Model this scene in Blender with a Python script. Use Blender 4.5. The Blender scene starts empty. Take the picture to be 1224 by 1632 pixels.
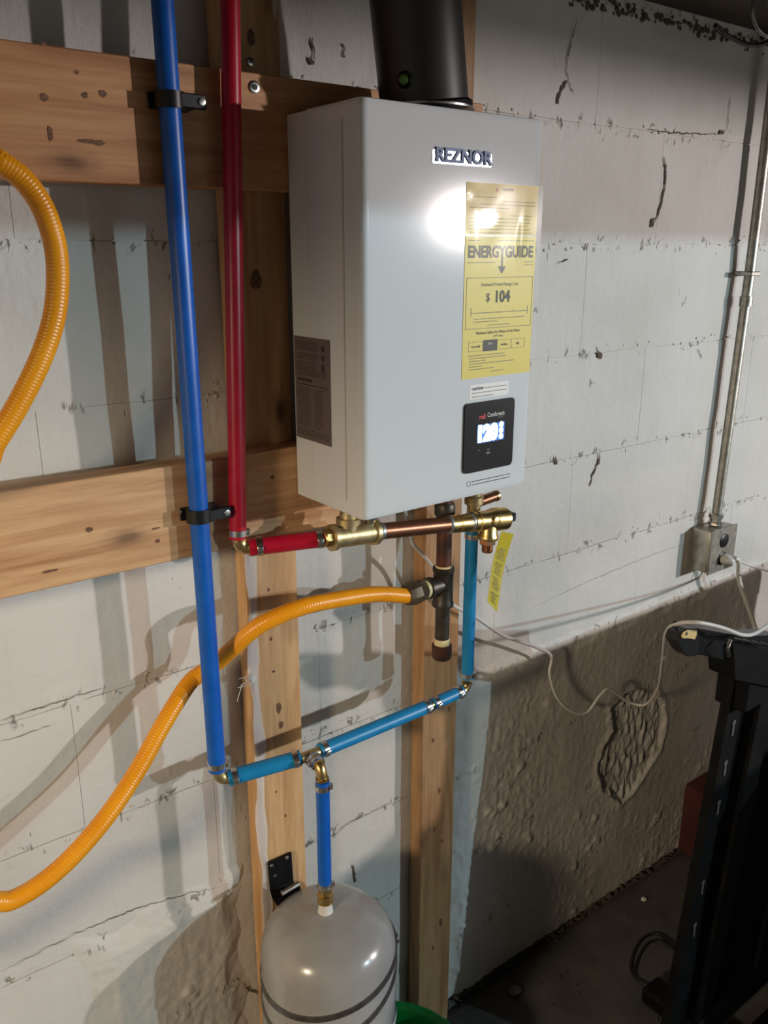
import bpy, bmesh, math, random
from mathutils import Vector, Matrix, noise
random.seed(7)
SC = bpy.context.scene
COL = SC.collection
PI = math.pi
V = Vector

# ------------------------------------------------------------------ camera
CAM = V((0.0, -1.1, 1.573))
FPX = 1366.7                       # focal length in pixels of the 1224x1632 frame
YAW, PITCH, ROLL = map(math.radians, (37.19, 17.03, 0.04))
fwd = V((math.sin(YAW)*math.cos(PITCH), math.cos(YAW)*math.cos(PITCH), -math.sin(PITCH)))
rgt = V((math.cos(YAW), -math.sin(YAW), 0))
up = rgt.cross(fwd)
rgt, up = rgt*math.cos(ROLL)+up*math.sin(ROLL), up*math.cos(ROLL)-rgt*math.sin(ROLL)
cd = bpy.data.cameras.new('camera'); cam = bpy.data.objects.new('camera', cd); COL.objects.link(cam)
cd.sensor_fit = 'VERTICAL'; cd.sensor_height = 24.0; cd.lens = FPX*24.0/1632.0
cd.clip_start = 0.02; cd.clip_end = 50
M3 = Matrix((rgt, up, -fwd)).transposed()
cam.matrix_world = Matrix.Translation(CAM) @ M3.to_4x4()
SC.camera = cam

def at(px, py, d):
    """point seen at photo pixel (px,py) on the vertical plane d metres in front of the wall"""
    r = rgt*((px-612)/FPX) - up*((py-816)/FPX) + fwd
    return CAM + r*((1.1-d)/r.y)

# ------------------------------------------------------------------ light
w = bpy.data.worlds.new('world'); SC.world = w; w.use_nodes = True
w.node_tree.nodes['Background'].inputs[0].default_value = (0.9, 0.8, 0.7, 1)
w.node_tree.nodes['Background'].inputs[1].default_value = 0.003
def lamp(name, loc, power, col, r):
    l = bpy.data.lights.new(name, 'POINT'); l.energy = power; l.color = col; l.shadow_soft_size = r
    o = bpy.data.objects.new(name, l); o.location = loc; COL.objects.link(o); return o
lamp('warm_ceiling_bulb', (4.2, -3.6, 1.768), 440, (1, .92, .90), .05)
lamp('cool_ceiling_bulb', (3.56, -5.0, 2.05), 330, (.62, .88, 1), .02)
lamp('dim_warm_bulb', (-1.75, -1.07, 1.72), 142, (1, .80, .55), .13)
SC.view_settings.view_transform = 'Standard'; SC.view_settings.look = 'None'
SC.view_settings.exposure = 0; SC.view_settings.gamma = 1
SC.view_settings.use_curve_mapping = False

# ------------------------------------------------------------------ materials
def newmat(name, col=(.5,.5,.5), rough=.5, metal=0, coat=0, emit=None, es=1, trans=0, alpha=1, spec=.5):
    m = bpy.data.materials.new(name); m.use_nodes = True
    b = m.node_tree.nodes['Principled BSDF']
    b.inputs['Base Color'].default_value = (*col, 1); b.inputs['Roughness'].default_value = rough
    b.inputs['Metallic'].default_value = metal; b.inputs['Coat Weight'].default_value = coat
    b.inputs['Specular IOR Level'].default_value = spec
    if emit: b.inputs['Emission Color'].default_value = (*emit, 1); b.inputs['Emission Strength'].default_value = es
    b.inputs['Transmission Weight'].default_value = trans; b.inputs['Alpha'].default_value = alpha
    return m
class NT:
    def __init__(s, m):
        s.m = m; s.t = m.node_tree; s.b = s.t.nodes['Principled BSDF']
    def n(s, typ, **kw):
        x = s.t.nodes.new(typ)
        for k, v in kw.items():
            if k.startswith('i_'): x.inputs[k[2:].replace('_', ' ')].default_value = v
            else: setattr(x, k, v)
        return x
    def l(s, a, b): s.t.links.new(a, b)
    def pos(s, scale=(1,1,1), obj=False):
        if obj: o = s.n('ShaderNodeTexCoord').outputs['Object']
        else: o = s.n('ShaderNodeNewGeometry').outputs['Position']
        mp = s.n('ShaderNodeMapping'); mp.inputs['Scale'].default_value = scale
        s.l(o, mp.inputs['Vector']); return mp.outputs['Vector']
    def noise(s, vec, scale, detail=4, rough=.55, dist=0):
        x = s.n('ShaderNodeTexNoise'); x.inputs['Scale'].default_value = scale
        x.inputs['Detail'].default_value = detail; x.inputs['Roughness'].default_value = rough
        x.inputs['Distortion'].default_value = dist; s.l(vec, x.inputs['Vector']); return x.outputs['Fac']
    def ramp(s, f, stops):
        r = s.n('ShaderNodeValToRGB'); e = r.color_ramp.elements
        e[0].position, e[0].color = stops[0][0], (*stops[0][1], 1)
        e[1].position, e[1].color = stops[-1][0], (*stops[-1][1], 1)
        for p, c in stops[1:-1]:
            q = e.new(p); q.color = (*c, 1)
        s.l(f, r.inputs['Fac']); return r.outputs['Color']
    def math(s, op, a, b=None, c=None):
        x = s.n('ShaderNodeMath', operation=op)
        for i, v in enumerate((a, b, c)):
            if v is None: continue
            if isinstance(v, (int, float)): x.inputs[i].default_value = v
            else: s.l(v, x.inputs[i])
        return x.outputs[0]
    def mix(s, f, a, b, mode='MIX'):
        x = s.n('ShaderNodeMix', data_type='RGBA', blend_type=mode)
        for k, v in ((0, f), (6, a), (7, b)):
            if isinstance(v, (int, float)): x.inputs[k].default_value = v
            elif isinstance(v, tuple): x.inputs[k].default_value = (*v, 1)
            else: s.l(v, x.inputs[k])
        return x.outputs[2]
    def bump(s, h, dist=.002, strength=1):
        b = s.n('ShaderNodeBump'); b.inputs['Distance'].default_value = dist; b.inputs['Strength'].default_value = strength
        s.l(h, b.inputs['Height']); s.l(b.outputs['Normal'], s.b.inputs['Normal'])
    def color(s, c): s.l(c, s.b.inputs['Base Color'])
G = lambda v: (v, v, v)

def wall_material():
    m = newmat('painted_block', (.6,.58,.54), .62, spec=.35); t = NT(m)
    p = t.pos(); big = t.noise(p, 2.2, 5); fine = t.noise(p, 55, 5, .6); med = t.noise(p, 14, 6, .62, .6)
    pv = t.pos((34, 34, 3.5)); brush = t.noise(pv, 1.5, 4)
    base = t.ramp(big, [(.3, (.50,.475,.43)), (.52, (.60,.58,.54)), (.75, (.66,.645,.61))])
    base = t.mix(t.math('MULTIPLY', t.ramp(brush, [(.55, G(0)), (.8, G(1))]), .22), base, (.50,.44,.37))
    # dirt-filled pits that gather along the horizontal joints
    sep = t.n('ShaderNodeSeparateXYZ'); t.l(p, sep.inputs[0])
    zz = t.math('FRACT', t.math('ADD', t.math('DIVIDE', t.math('SUBTRACT', sep.outputs[2], 1.583), .2033), 10.5))
    near = t.math('ABSOLUTE', t.math('SUBTRACT', zz, .5))       # 0 at the joint
    wob = t.math('MULTIPLY', t.math('SUBTRACT', med, .5), .25)
    near = t.math('ADD', near, wob)
    jm = t.ramp(near, [(.02, G(1)), (.075, G(0))])
    pit = t.ramp(t.noise(t.pos((1, 1, .55)), 62, 3, .55, .8), [(.60, G(0)), (.66, G(1))])
    pitm = t.math('MULTIPLY', pit, jm)
    sp = t.ramp(t.noise(t.pos((1.2, 1, .4)), 34, 3, .5, 1.2), [(.735, G(0)), (.76, G(1))])
    allp = t.math('MAXIMUM', pitm, t.math('MULTIPLY', sp, .8))
    base = t.mix(t.math('MULTIPLY', allp, .72), base, (.13,.10,.07))
    t.color(base)
    h = t.math('ADD', t.math('MULTIPLY', med, .9), t.math('MULTIPLY', fine, .35))
    h = t.math('ADD', h, t.math('MULTIPLY', brush, .25))
    h = t.math('ADD', h, t.math('MULTIPLY', big, 1.5))
    h = t.math('SUBTRACT', h, t.math('MULTIPLY', allp, .55))
    t.bump(h, .0042, .85)
    return m
M_WALL = wall_material()

def wood_material(name, axis, tint=1.0, hue=(1,1,1), knot=1.0, seed=0):
    m = newmat(name, (.4,.25,.14), .55, spec=.4); t = NT(m)
    sc = {'x': (1.0, 9, 13), 'z': (11, 9, 1.0), 'y': (10, 1, 12)}[axis]
    mp = t.n('ShaderNodeMapping'); mp.inputs['Scale'].default_value = sc
    mp.inputs['Location'].default_value = (seed*3.1, seed*1.7, seed*2.3)
    g = t.n('ShaderNodeNewGeometry'); t.l(g.outputs['Position'], mp.inputs['Vector']); p = mp.outputs['Vector']
    a = t.noise(p, 1.6, 5, .6, 1.6); b = t.noise(p, 9, 4, .6, .4)
    c1 = tuple(x*tint*y for x, y in zip((.33,.165,.07), hue)); c2 = tuple(x*tint*y for x, y in zip((.54,.32,.155), hue))
    c3 = tuple(x*tint*y for x, y in zip((.62,.40,.21), hue))
    base = t.ramp(a, [(.28, c1), (.46, c2), (.56, c3), (.74, c2)])
    base = t.mix(t.math('MULTIPLY', t.ramp(b, [(.35, G(1)), (.6, G(0))]), .35), base, c1)
    ks = {'x': (5, 5, 11), 'z': (11, 5, 5), 'y': (11, 5, 11)}[axis]
    mk = t.n('ShaderNodeMapping'); mk.inputs['Scale'].default_value = ks; mk.inputs['Location'].default_value = (seed*.7+.31, 0, seed*.43+.2)
    t.l(g.outputs['Position'], mk.inputs['Vector'])
    vo = t.n('ShaderNodeTexVoronoi', feature='F1'); vo.inputs['Scale'].default_value = 1.0; vo.inputs['Randomness'].default_value = 1
    t.l(mk.outputs['Vector'], vo.inputs['Vector'])
    kd = t.math('ADD', vo.outputs['Distance'], t.math('MULTIPLY', t.math('SUBTRACT', b, .5), .12))
    k = t.ramp(kd, [(.05, G(1)), (.12, G(.35)), (.22, G(0))])
    base = t.mix(t.math('MULTIPLY', k, .85*knot), base, (.07,.03,.015))
    t.color(base); t.bump(t.math('ADD', t.math('MULTIPLY', b, .5), a), .0012, .6)
    return m
M_WX = wood_material('board_wood', 'x', .95, (1.04,.88,.78))
M_WX2 = wood_material('board_wood_two', 'x', 1.05, (1,.96,.95), .8, 3)
M_WZ = wood_material('stud_wood', 'z', 1.0, (1,.98,.92), 1, 1)
M_WZD = wood_material('rough_stud_wood', 'z', .72, (1,.92,.85), 1.2, 5)
M_WY = wood_material('joist_wood', 'y', .12)
M_BEAM = wood_material('beam_wood', 'x', .08)

def noisy(name, c1, c2, scale, rough=.5, metal=0, bump=.0006, coat=0, det=4, spec=.5, lo=.35, hi=.65):
    m = newmat(name, c1, rough, metal, coat, spec=spec); t = NT(m)
    f = t.noise(t.pos(), scale, det); t.color(t.ramp(f, [(lo, c1), (hi, c2)]))
    if bump: t.bump(f, bump, .6)
    return m
M_HEADM = newmat('dark_metal', (.018,.018,.020), .38, .5)
M_FLOOR = noisy('concrete_floor', (.055,.05,.05), (.10,.09,.085), 9, .75, bump=.004, det=8)
M_DARKWALL = noisy('far_wall', (.16,.15,.14), (.22,.2,.18), 4, .8)
M_BLUE = noisy('blue_pex', (.003,.090,.44), (.005,.115,.52), 30, .36, bump=.0001)
M_TEAL = noisy('light_blue_pex', (.006,.19,.44), (.01,.23,.50), 30, .38, bump=.0001)
M_RED = noisy('red_pex', (.38,.004,.022), (.45,.008,.03), 30, .33, bump=.0001)
M_YEL = noisy('yellow_jacket', (.80,.30,.006), (.88,.36,.01), 18, .32, bump=0)
M_BRASS = noisy('brass', (.50,.34,.12), (.68,.50,.22), 60, .33, 1, .0003)
M_BRONZE = noisy('rough_brass', (.42,.33,.16), (.58,.47,.26), 90, .42, .85, .0005)
M_COPPER = noisy('dull_copper', (.20,.085,.05), (.32,.14,.08), 25, .34, .85, .0001)
M_COPPERB = noisy('bright_copper', (.62,.33,.18), (.72,.42,.24), 40, .28, 1, .0002)
M_SOLDER = noisy('solder', (.28,.29,.29), (.42,.43,.42), 120, .4, .8, .0004)
M_IRON = noisy('black_iron', (.035,.030,.026), (.085,.07,.055), 45, .42, .55, .0006)
M_IRONR = noisy('rusty_iron', (.055,.025,.018), (.13,.045,.025), 28, .5, .4, .0003)
M_DOPE = noisy('thread_sealant', (.62,.52,.25), (.75,.66,.40), 90, .6)
M_STEEL = noisy('steel', (.55,.54,.52), (.70,.69,.66), 80, .28, 1, .0002)
M_STEELD = noisy('dark_steel', (.16,.15,.14), (.28,.26,.24), 60, .38, .9, .0003)
M_GALV = noisy('galvanised_steel', (.34,.32,.28), (.50,.48,.42), 70, .40, .85, .0002)
M_BLACKP = newmat('black_plastic', (.008,.009,.010), .35)
M_BLACKM = noisy('black_paint', (.004,.004,.0045), (.008,.008,.009), 20, .6, 0, .0001, spec=.1)
M_VENT = noisy('vent_black', (.014,.013,.013), (.030,.028,.026), 12, .40, 0, .0002)
M_HEAT = newmat('heater_enamel', (.66,.695,.71), .11, 0, .0, spec=.2)
M_HEATS = newmat('heater_side_enamel', (.55,.53,.47), .42)
M_TANK = noisy('grey_tank_paint', (.27,.265,.26), (.33,.325,.32), 9, .22, 0, .0002, .3)
M_WHITEP = newmat('white_plastic', (.62,.61,.58), .4)
M_CORD = newmat('white_cord', (.60,.58,.55), .45)
M_BLACKC = newmat('black_rubber', (.008,.008,.008), .5)
M_GREEN = newmat('green_plastic', (.003,.26,.05), .38)
M_YLAB = newmat('yellow_paper', (.62,.46,.003), .45, coat=.05)
M_YLAB2 = newmat('yellow_paper_two', (.70,.56,.035), .45, coat=.05)
M_INK = newmat('ink', (.05,.045,.03), .6)
M_INKG = newmat('grey_ink', (.16,.15,.11), .6)
M_INKD = newmat('faint_ink', (.30,.26,.06), .6)
M_WLAB = newmat('white_label', (.80,.79,.77), .5)
M_SILV = newmat('silver_label', (.17,.135,.125), .5, .2)
M_CHROME = newmat('chrome', (.75,.78,.82), .12, 1)
M_BSTRIP = noisy('silver_strip', (.62,.66,.72), (.80,.82,.86), 60, .30, .9, .0012)
M_BLET = newmat('badge_letter', (.07,.11,.20), .5, .2)
M_PANEL = newmat('panel_black', (.012,.012,.014), .16)
M_REDI = newmat('red_ink', (.55,.02,.03), .5)
M_DISP = newmat('display_light', (.7,.9,1), .5, emit=(.55,.82,1), es=9)
M_DISPB = newmat('display_backlight', (.02,.08,.3), .5, emit=(.03,.16,.55), es=.9)
M_ICON = newmat('dim_icon', (.2,.2,.22), .5)
M_FILM = newmat('clear_film', (1,1,1), .16, alpha=.05, coat=.08)
M_PLAST = newmat('milky_plastic', (.78,.78,.78), .25, alpha=.55, coat=.6)
M_TAG = newmat('yellow_tag', (.50,.41,.015), .45)
M_CRACK = newmat('crack_dirt', (.10,.075,.05), .9)
M_DKRED = noisy('dark_red_card', (.045,.008,.008), (.08,.016,.014), 14, .7)
M_TAN = newmat('tan_plastic', (.62,.46,.20), .5)
M_STRING = newmat('string', (.55,.48,.34), .8)
M_GREENGL = newmat('green_plug', (.10,.28,.02), .35)

# ------------------------------------------------------------------ mesh helpers
def link(name, bm, mat, parent=None, smooth=True, angle=40):
    me = bpy.data.meshes.new(name)
    bmesh.ops.recalc_face_normals(bm, faces=bm.faces)
    bm.to_mesh(me); bm.free()
    if smooth:
        me.polygons.foreach_set('use_smooth', [True]*len(me.polygons))
        me.set_sharp_from_angle(angle=math.radians(angle))
    if isinstance(mat, (list, tuple)):
        for q in mat: me.materials.append(q)
    else: me.materials.append(mat)
    o = bpy.data.objects.new(name, me); COL.objects.link(o)
    if parent:
        o.parent = parent
        o.matrix_parent_inverse = world(parent).inverted()
    return o
def world(o):
    m = Matrix.Translation(o.location) @ o.rotation_euler.to_matrix().to_4x4()
    if o.parent: m = world(o.parent) @ o.matrix_parent_inverse @ m
    return m
def tag(o, label, cat, group=None):
    o['label'] = label; o['category'] = cat
    if group: o['group'] = group
    return o
def thing(name, label, cat, loc=(0,0,0), group=None):
    o = bpy.data.objects.new(name, None); o.empty_display_size = .03; o.location = loc; COL.objects.link(o)
    return tag(o, label, cat, group)
def B(): return bmesh.new()
def box(bm, a, b, bev=0, rot=None, seg=1):
    a, b = V(a), V(b); c = (a+b)/2; s = b-a
    r = bmesh.ops.create_cube(bm, size=1)
    vs = r['verts']
    bmesh.ops.scale(bm, vec=(abs(s.x), abs(s.y), abs(s.z)), verts=vs)
    if bev:
        es = list({e for v in vs for e in v.link_edges})
        q = bmesh.ops.bevel(bm, geom=es, offset=bev, segments=seg, affect='EDGES', profile=.5)
        vs = list({v for f in q['faces'] for v in f.verts} | {v for v in vs if v.is_valid})
    if rot is not None: bmesh.ops.rotate(bm, matrix=rot, verts=vs)
    bmesh.ops.translate(bm, vec=c, verts=vs)
    return vs
def frames(pts):
    T = []
    for i in range(len(pts)):
        a = pts[max(0, i-1)]; b = pts[min(len(pts)-1, i+1)]; T.append((b-a).normalized())
    n = T[0].orthogonal().normalized(); N = [n]
    for i in range(1, len(T)):
        n = N[-1] - T[i]*N[-1].dot(T[i]); n.normalize(); N.append(n)
    return T, N
def tube(bm, pts, r, seg=14, caps=True, flat=None):
    pts = [V(p) for p in pts]; T, N = frames(pts); rings = []
    for i, p in enumerate(pts):
        rr = r[i] if isinstance(r, (list, tuple)) else r
        bn = T[i].cross(N[i]); k = flat or 1
        rings.append([bm.verts.new(p + N[i]*math.cos(2*PI*j/seg)*rr + bn*math.sin(2*PI*j/seg)*rr*k) for j in range(seg)])
    for a, b in zip(rings, rings[1:]):
        for j in range(seg): bm.faces.new((a[j], a[(j+1) % seg], b[(j+1) % seg], b[j]))
    if caps: bm.faces.new(rings[0][::-1]); bm.faces.new(rings[-1])
def cyl(bm, a, b, r, r2=None, seg=20): tube(bm, [a, b], [r, r if r2 is None else r2], seg)
def lathe(bm, o, ax, prof, seg=24):
    """prof: list of (distance along axis, radius)"""
    o = V(o); ax = V(ax).normalized(); n = ax.orthogonal().normalized(); b = ax.cross(n); rings = []
    for s, r in prof:
        if r < 1e-6: rings.append([bm.verts.new(o+ax*s)]); continue
        rings.append([bm.verts.new(o+ax*s+n*math.cos(2*PI*j/seg)*r+b*math.sin(2*PI*j/seg)*r) for j in range(seg)])
    for a, c in zip(rings, rings[1:]):
        if len(a) == 1 and len(c) == 1: continue
        for j in range(seg):
            k = (j+1) % seg
            if len(a) == 1: bm.faces.new((a[0], c[k], c[j]))
            elif len(c) == 1: bm.faces.new((a[j], a[k], c[0]))
            else: bm.faces.new((a[j], a[k], c[k], c[j]))
    if len(rings[0]) > 1: bm.faces.new(rings[0][::-1])
    if len(rings[-1]) > 1: bm.faces.new(rings[-1])
def smooth_path(ctrl, n=12):
    P = [V(p) for p in ctrl]; out = []
    P = [P[0]*2-P[1]] + P + [P[-1]*2-P[-2]]
    for i in range(1, len(P)-2):
        p0, p1, p2, p3 = P[i-1:i+3]
        for k in range(n):
            t = k/n
            out.append(.5*((2*p1)+(p2-p0)*t+(2*p0-5*p1+4*p2-p3)*t*t+(3*p1-p0-3*p2+p3)*t**3))
    out.append(P[-2]); return out
def resample(pts, step):
    out = [pts[0]]; acc = 0; prev = pts[0]
    for p in pts[1:]:
        while (p-prev).length + acc >= step:
            d = (p-prev); t = (step-acc)/d.length; prev = prev + d*t; out.append(prev.copy()); acc = 0
        acc += (p-prev).length; prev = p
    out.append(pts[-1]); return out
def elbow(bm, a, c, b, r, seg=16):
    """bend from a through corner c to b"""
    a, b, c = V(a), V(b), V(c); pts = [a]
    for k in range(1, 8):
        t = k/8; pts.append(a*(1-t)**2+c*2*t*(1-t)+b*t*t)
    pts.append(b); tube(bm, pts, r, seg)
def text_mesh(name, s, size, loc, mat, parent, depth=.0002, rotz=0, sx=1, align='CENTER', tilt=0, normal='front', bold=0):
    cu = bpy.data.curves.new(name, 'FONT'); cu.body = s; cu.size = size; cu.extrude = depth; cu.offset = bold
    cu.align_x = align; cu.align_y = 'CENTER'; cu.resolution_u = 3
    o = bpy.data.objects.new('tmp', cu); COL.objects.link(o)
    dg = bpy.context.evaluated_depsgraph_get(); me = bpy.data.meshes.new_from_object(o.evaluated_get(dg))
    bpy.data.objects.remove(o); bpy.data.curves.remove(cu)
    me.name = name
    if normal == 'front': R = Matrix.Rotation(PI/2, 4, 'X')
    elif normal == 'left': R = Matrix.Rotation(-PI/2, 4, 'Z') @ Matrix.Rotation(PI/2, 4, 'X')
    me.transform(Matrix.Translation(loc) @ Matrix.Rotation(rotz, 4, 'Z') @ R @ Matrix.Rotation(tilt, 4, 'Z') @ Matrix.Diagonal((sx, 1, 1, 1)))
    me.materials.clear(); me.materials.append(mat)
    o = bpy.data.objects.new(name, me); COL.objects.link(o); o.parent = parent
    o.matrix_parent_inverse = world(parent).inverted(); return o

# ------------------------------------------------------------------ setting
ZC = 1.583; CH = .2033; YM = .0035
bm = B(); box(bm, (-2.6, YM, 0), (5, .22, 2.0))
wall = link('wall_back', bm, M_WALL, smooth=False); wall['kind'] = 'structure'
# painted blocks, each one a piece of the wall
variants = []
for k in range(4):
    b_ = B(); L, H = .4060, .2020
    nx, nz = 8, 4; grid = []
    rnd = random.Random(k)
    for side in (0,):
        for i in range(nx+1):
            row = []
            for j in range(nz+1):
                x = -L/2+L*i/nx; z = -H/2+H*j/nz
                edge = i in (0, nx) or j in (0, nz)
                y = rnd.uniform(-.0008, .0008) if not edge else (.0011 if j in (0, nz) else .0)
                jx = 0
                row.append(b_.verts.new((x+jx, y, z+(rnd.uniform(-.0012, .0012) if edge else 0))))
            grid.append(row)
    for i in range(nx):
        for j in range(nz): b_.faces.new((grid[i][j], grid[i+1][j], grid[i+1][j+1], grid[i][j+1]))
    per = [grid[i][0] for i in range(nx+1)]+[grid[nx][j] for j in range(1, nz+1)]+[grid[i][nz] for i in range(nx-1, -1, -1)]+[grid[0][j] for j in range(nz-1, 0, -1)]
    back = [b_.verts.new((v.co.x, .012, v.co.z)) for v in per]
    for i in range(len(per)): b_.faces.new((per[i], per[(i+1) % len(per)], back[(i+1) % len(per)], back[i]))
    me = bpy.data.meshes.new('concrete_block'); bmesh.ops.recalc_face_normals(b_, faces=b_.faces); b_.to_mesh(me); b_.free()
    me.polygons.foreach_set('use_smooth', [True]*len(me.polygons)); me.set_sharp_from_angle(angle=math.radians(50))
    me.materials.append(M_WALL); variants.append(me)
rnd = random.Random(3)
for c in range(-8, 2):
    z0 = ZC + c*CH
    z1 = z0+CH
    off = 0 if c % 2 == 0 else CH
    for i in range(-6, 7):
        xc = 1.512 + off + (i-.5)*2*CH
        if xc-.2 < -1.2 or xc+.2 > 3.4: continue
        o = bpy.data.objects.new('concrete_block', variants[rnd.randrange(4)])
        o.location = (xc, rnd.uniform(-.0002, .0002), (z0+z1)/2); 
        if z0 < 0: o.scale = (1, 1, (z1-.002)/CH); o.location.z = z1/2
        COL.objects.link(o); o.parent = wall

# rough plaster coat with the spalled hollow, low on the wall to the right
def fbm(x, z, s, o=4, seed=0):
    return noise.fractal(V((x*s, z*s, seed)), 1.0, 2.0, o, noise_basis='PERLIN_ORIGINAL')
spall = [(at(px, py, 0).x, at(px, py, 0).z) for px, py in ((968,1125),(972,1160),(955,1190),(947,1225),(955,1255),(985,1277),(1000,1262),(1020,1235),(1045,1195),(1055,1160),(1054,1120),(1040,1095),(1000,1095))]
def inpoly(x, z, P):
    c = False; j = len(P)-1
    for i in range(len(P)):
        if (P[i][1] > z) != (P[j][1] > z) and x < (P[j][0]-P[i][0])*(z-P[i][1])/(P[j][1]-P[i][1])+P[i][0]: c = not c
        j = i
    return c
def pdist(x, z, P):
    best = 9
    for i in range(len(P)):
        ax, az = P[i-1]; bx, bz = P[i]; dx, dz = bx-ax, bz-az
        t = max(0, min(1, ((x-ax)*dx+(z-az)*dz)/(dx*dx+dz*dz)))
        best = min(best, math.hypot(x-ax-dx*t, z-az-dz*t))
    return best
def coat(name, x0, x1, z0, z1, nx, nz, hollow, amp, edgefade, seed):
    bm = B(); g = []
    for i in range(nx+1):
        row = []
        for j in range(nz+1):
            x = x0+(x1-x0)*i/nx; z = z0+(z1-z0)*j/nz
            rough = .5+.5*fbm(x, z, 3.1, 2, seed)                      # where it is rough
            rough = max(0, min(1, (rough-.35)*2.2))
            h = .0085 + .0016*fbm(x, z, 8, 3, seed+1) + amp*rough*abs(fbm(x*1.3, z, 36, 4, seed+2)) + .0005*fbm(x, z, 90, 2, seed+5)
            lum = fbm(x, z, 24, 2, seed+9)
            if lum > .38: h += (lum-.38)*.016*rough
            if hollow:
                wx = x+.006*fbm(x, z, 30, 3, 4); wz = z+.006*fbm(x, z, 30, 3, 7)
                d = pdist(wx, wz, spall)
                if inpoly(wx, wz, spall):
                    k = min(1, d/.010)
                    h = h*(1-k) + k*(.0004+.011*abs(fbm(x*1.9, z*.6, 22, 4, 2)))
                else: h += .004*max(0, 1-d/.02)
                if z < .06: h -= .003*(1-z/.06)
            ed = min((x-x0)/edgefade, (x1-x)/edgefade, (z1-z)/edgefade, 1)
            ed = max(0, min(1, ed + .35*fbm(x, z, 14, 3, 3)*(ed < 1)))
            h = -.0045 + (h+.0045)*ed
            row.append(bm.verts.new((x, -h, z)))
        g.append(row)
    for i in range(nx):
        for j in range(nz): bm.faces.new((g[i][j], g[i+1][j], g[i+1][j+1], g[i][j+1]))
    return link(name, bm, M_WALL, wall, angle=80)
coat('plaster_coat', .985, 2.3, .0, .80, 330, 200, True, .0042, .05, 1)
coat('plaster_coat', .25, .55, .05, .60, 75, 130, False, .0042, .06, 11)

# crumbs of paint and mortar along the joints
bm = B(); rnd = random.Random(5)
def lump(bm, x, z, s, y=0):
    r = bmesh.ops.create_icosphere(bm, subdivisions=1, radius=s)
    for v in r['verts']: v.co = V((v.co.x*rnd.uniform(.7,1.5), v.co.y*.7, v.co.z*rnd.uniform(.7,1.3)))+V((x, y, z))
for k in range(900):
    x = rnd.uniform(0, 2.3); c = rnd.randrange(-6, 3); z = ZC + c*CH + rnd.gauss(0, .009)
    if noise.noise(V((x*3, c*5.3, 0))) < -.05: continue
    lump(bm, x, z, rnd.uniform(.0012, .0032))
o = link('paint_crumbs', bm, M_WALL, wall); o['kind'] = 'stuff'

# cracks, peeled paint and pits seen on the wall
def ribbon(pxs, wd, name='crack', d=.0022, jit=.002, mat=None, seed=0):
    pts = [at(x, y, 0) for x, y in pxs]; pts = resample(smooth_path(pts, 8), .006); bm = B(); prev = None
    r = random.Random(seed+len(pts))
    n = len(pts)
    for i, p in enumerate(pts):
        a = pts[max(0, i-1)]; b = pts[min(n-1, i+1)]; t = (b-a).normalized(); nn = V((-t.z, 0, t.x))
        k = math.sin(PI*(i+.5)/n)**.5*wd*r.uniform(.4, 1.3); q = p+nn*r.uniform(-jit, jit); q.y = -d
        cur = (bm.verts.new(q+nn*k), bm.verts.new(q-nn*k), )
        if prev: bm.faces.new((prev[0], cur[0], cur[1], prev[1]))
        prev = cur
    return link(name, bm, mat or M_CRACK, wall, smooth=False)
for i, (p, wd) in enumerate([
    ([(0,1148),(60,1128),(120,1108),(165,1096)], .0007), ([(0,1182),(40,1168),(80,1156)], .0005),
    ([(0,1548),(70,1512),(130,1482),(210,1450),(290,1425),(350,1413)], .0007),
    ([(480,1348),(530,1330),(560,1308),(600,1290),(640,1268)], .0006),
    ([(1057,250),(1060,275),(1056,310),(1046,345),(1038,362)], .0028), ([(1058,262),(1060,276)], .0045), ([(1040,348),(1037,362)], .0045),
    ([(905,130),(902,105),(910,60),(918,30)], .0012), ([(902,128),(893,145),(886,165)], .0035), ([(904,130),(912,148)], .001),
    ([(1145,213),(1153,210)], .005), ([(1163,155),(1160,185),(1158,208)], .0012), ([(1030,206),(1080,212),(1145,214)], .0011),
    ([(952,562),(958,570)], .0050), ([(884,728),(886,740)], .0045), ([(955,715),(953,735),(945,752),(938,775)], .0028),
    ([(888,420),(904,412)], .0012), ([(932,400),(936,388)], .002), ([(545,70),(548,92)], .0022), ([(495,60),(500,95)], .0018),
    ([(490,95),(500,100)], .003), ([(1112,555),(1118,572)], .0012), ([(1150,220),(1150,240)], .0006),
    ([(775,1395),(770,1440)], .0006), ([(755,1090),(850,1050),(960,1010)], .0005), ([(840,972),(940,925),(1050,880),(1113,860)], .0003),
    ([(560,1378),(566,1405)], .0022), ([(338,1545),(345,1590),(362,1632)], .0018), ([(372,1555),(395,1575),(412,1582)], .0022)]):
    ribbon(p, wd, seed=i)
for i in range(1):
    ribbon([(968,1128),(974,1165),(952,1196),(946,1225),(954,1257),(984,1278)], .0018, d=.0105, seed=40)

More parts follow.
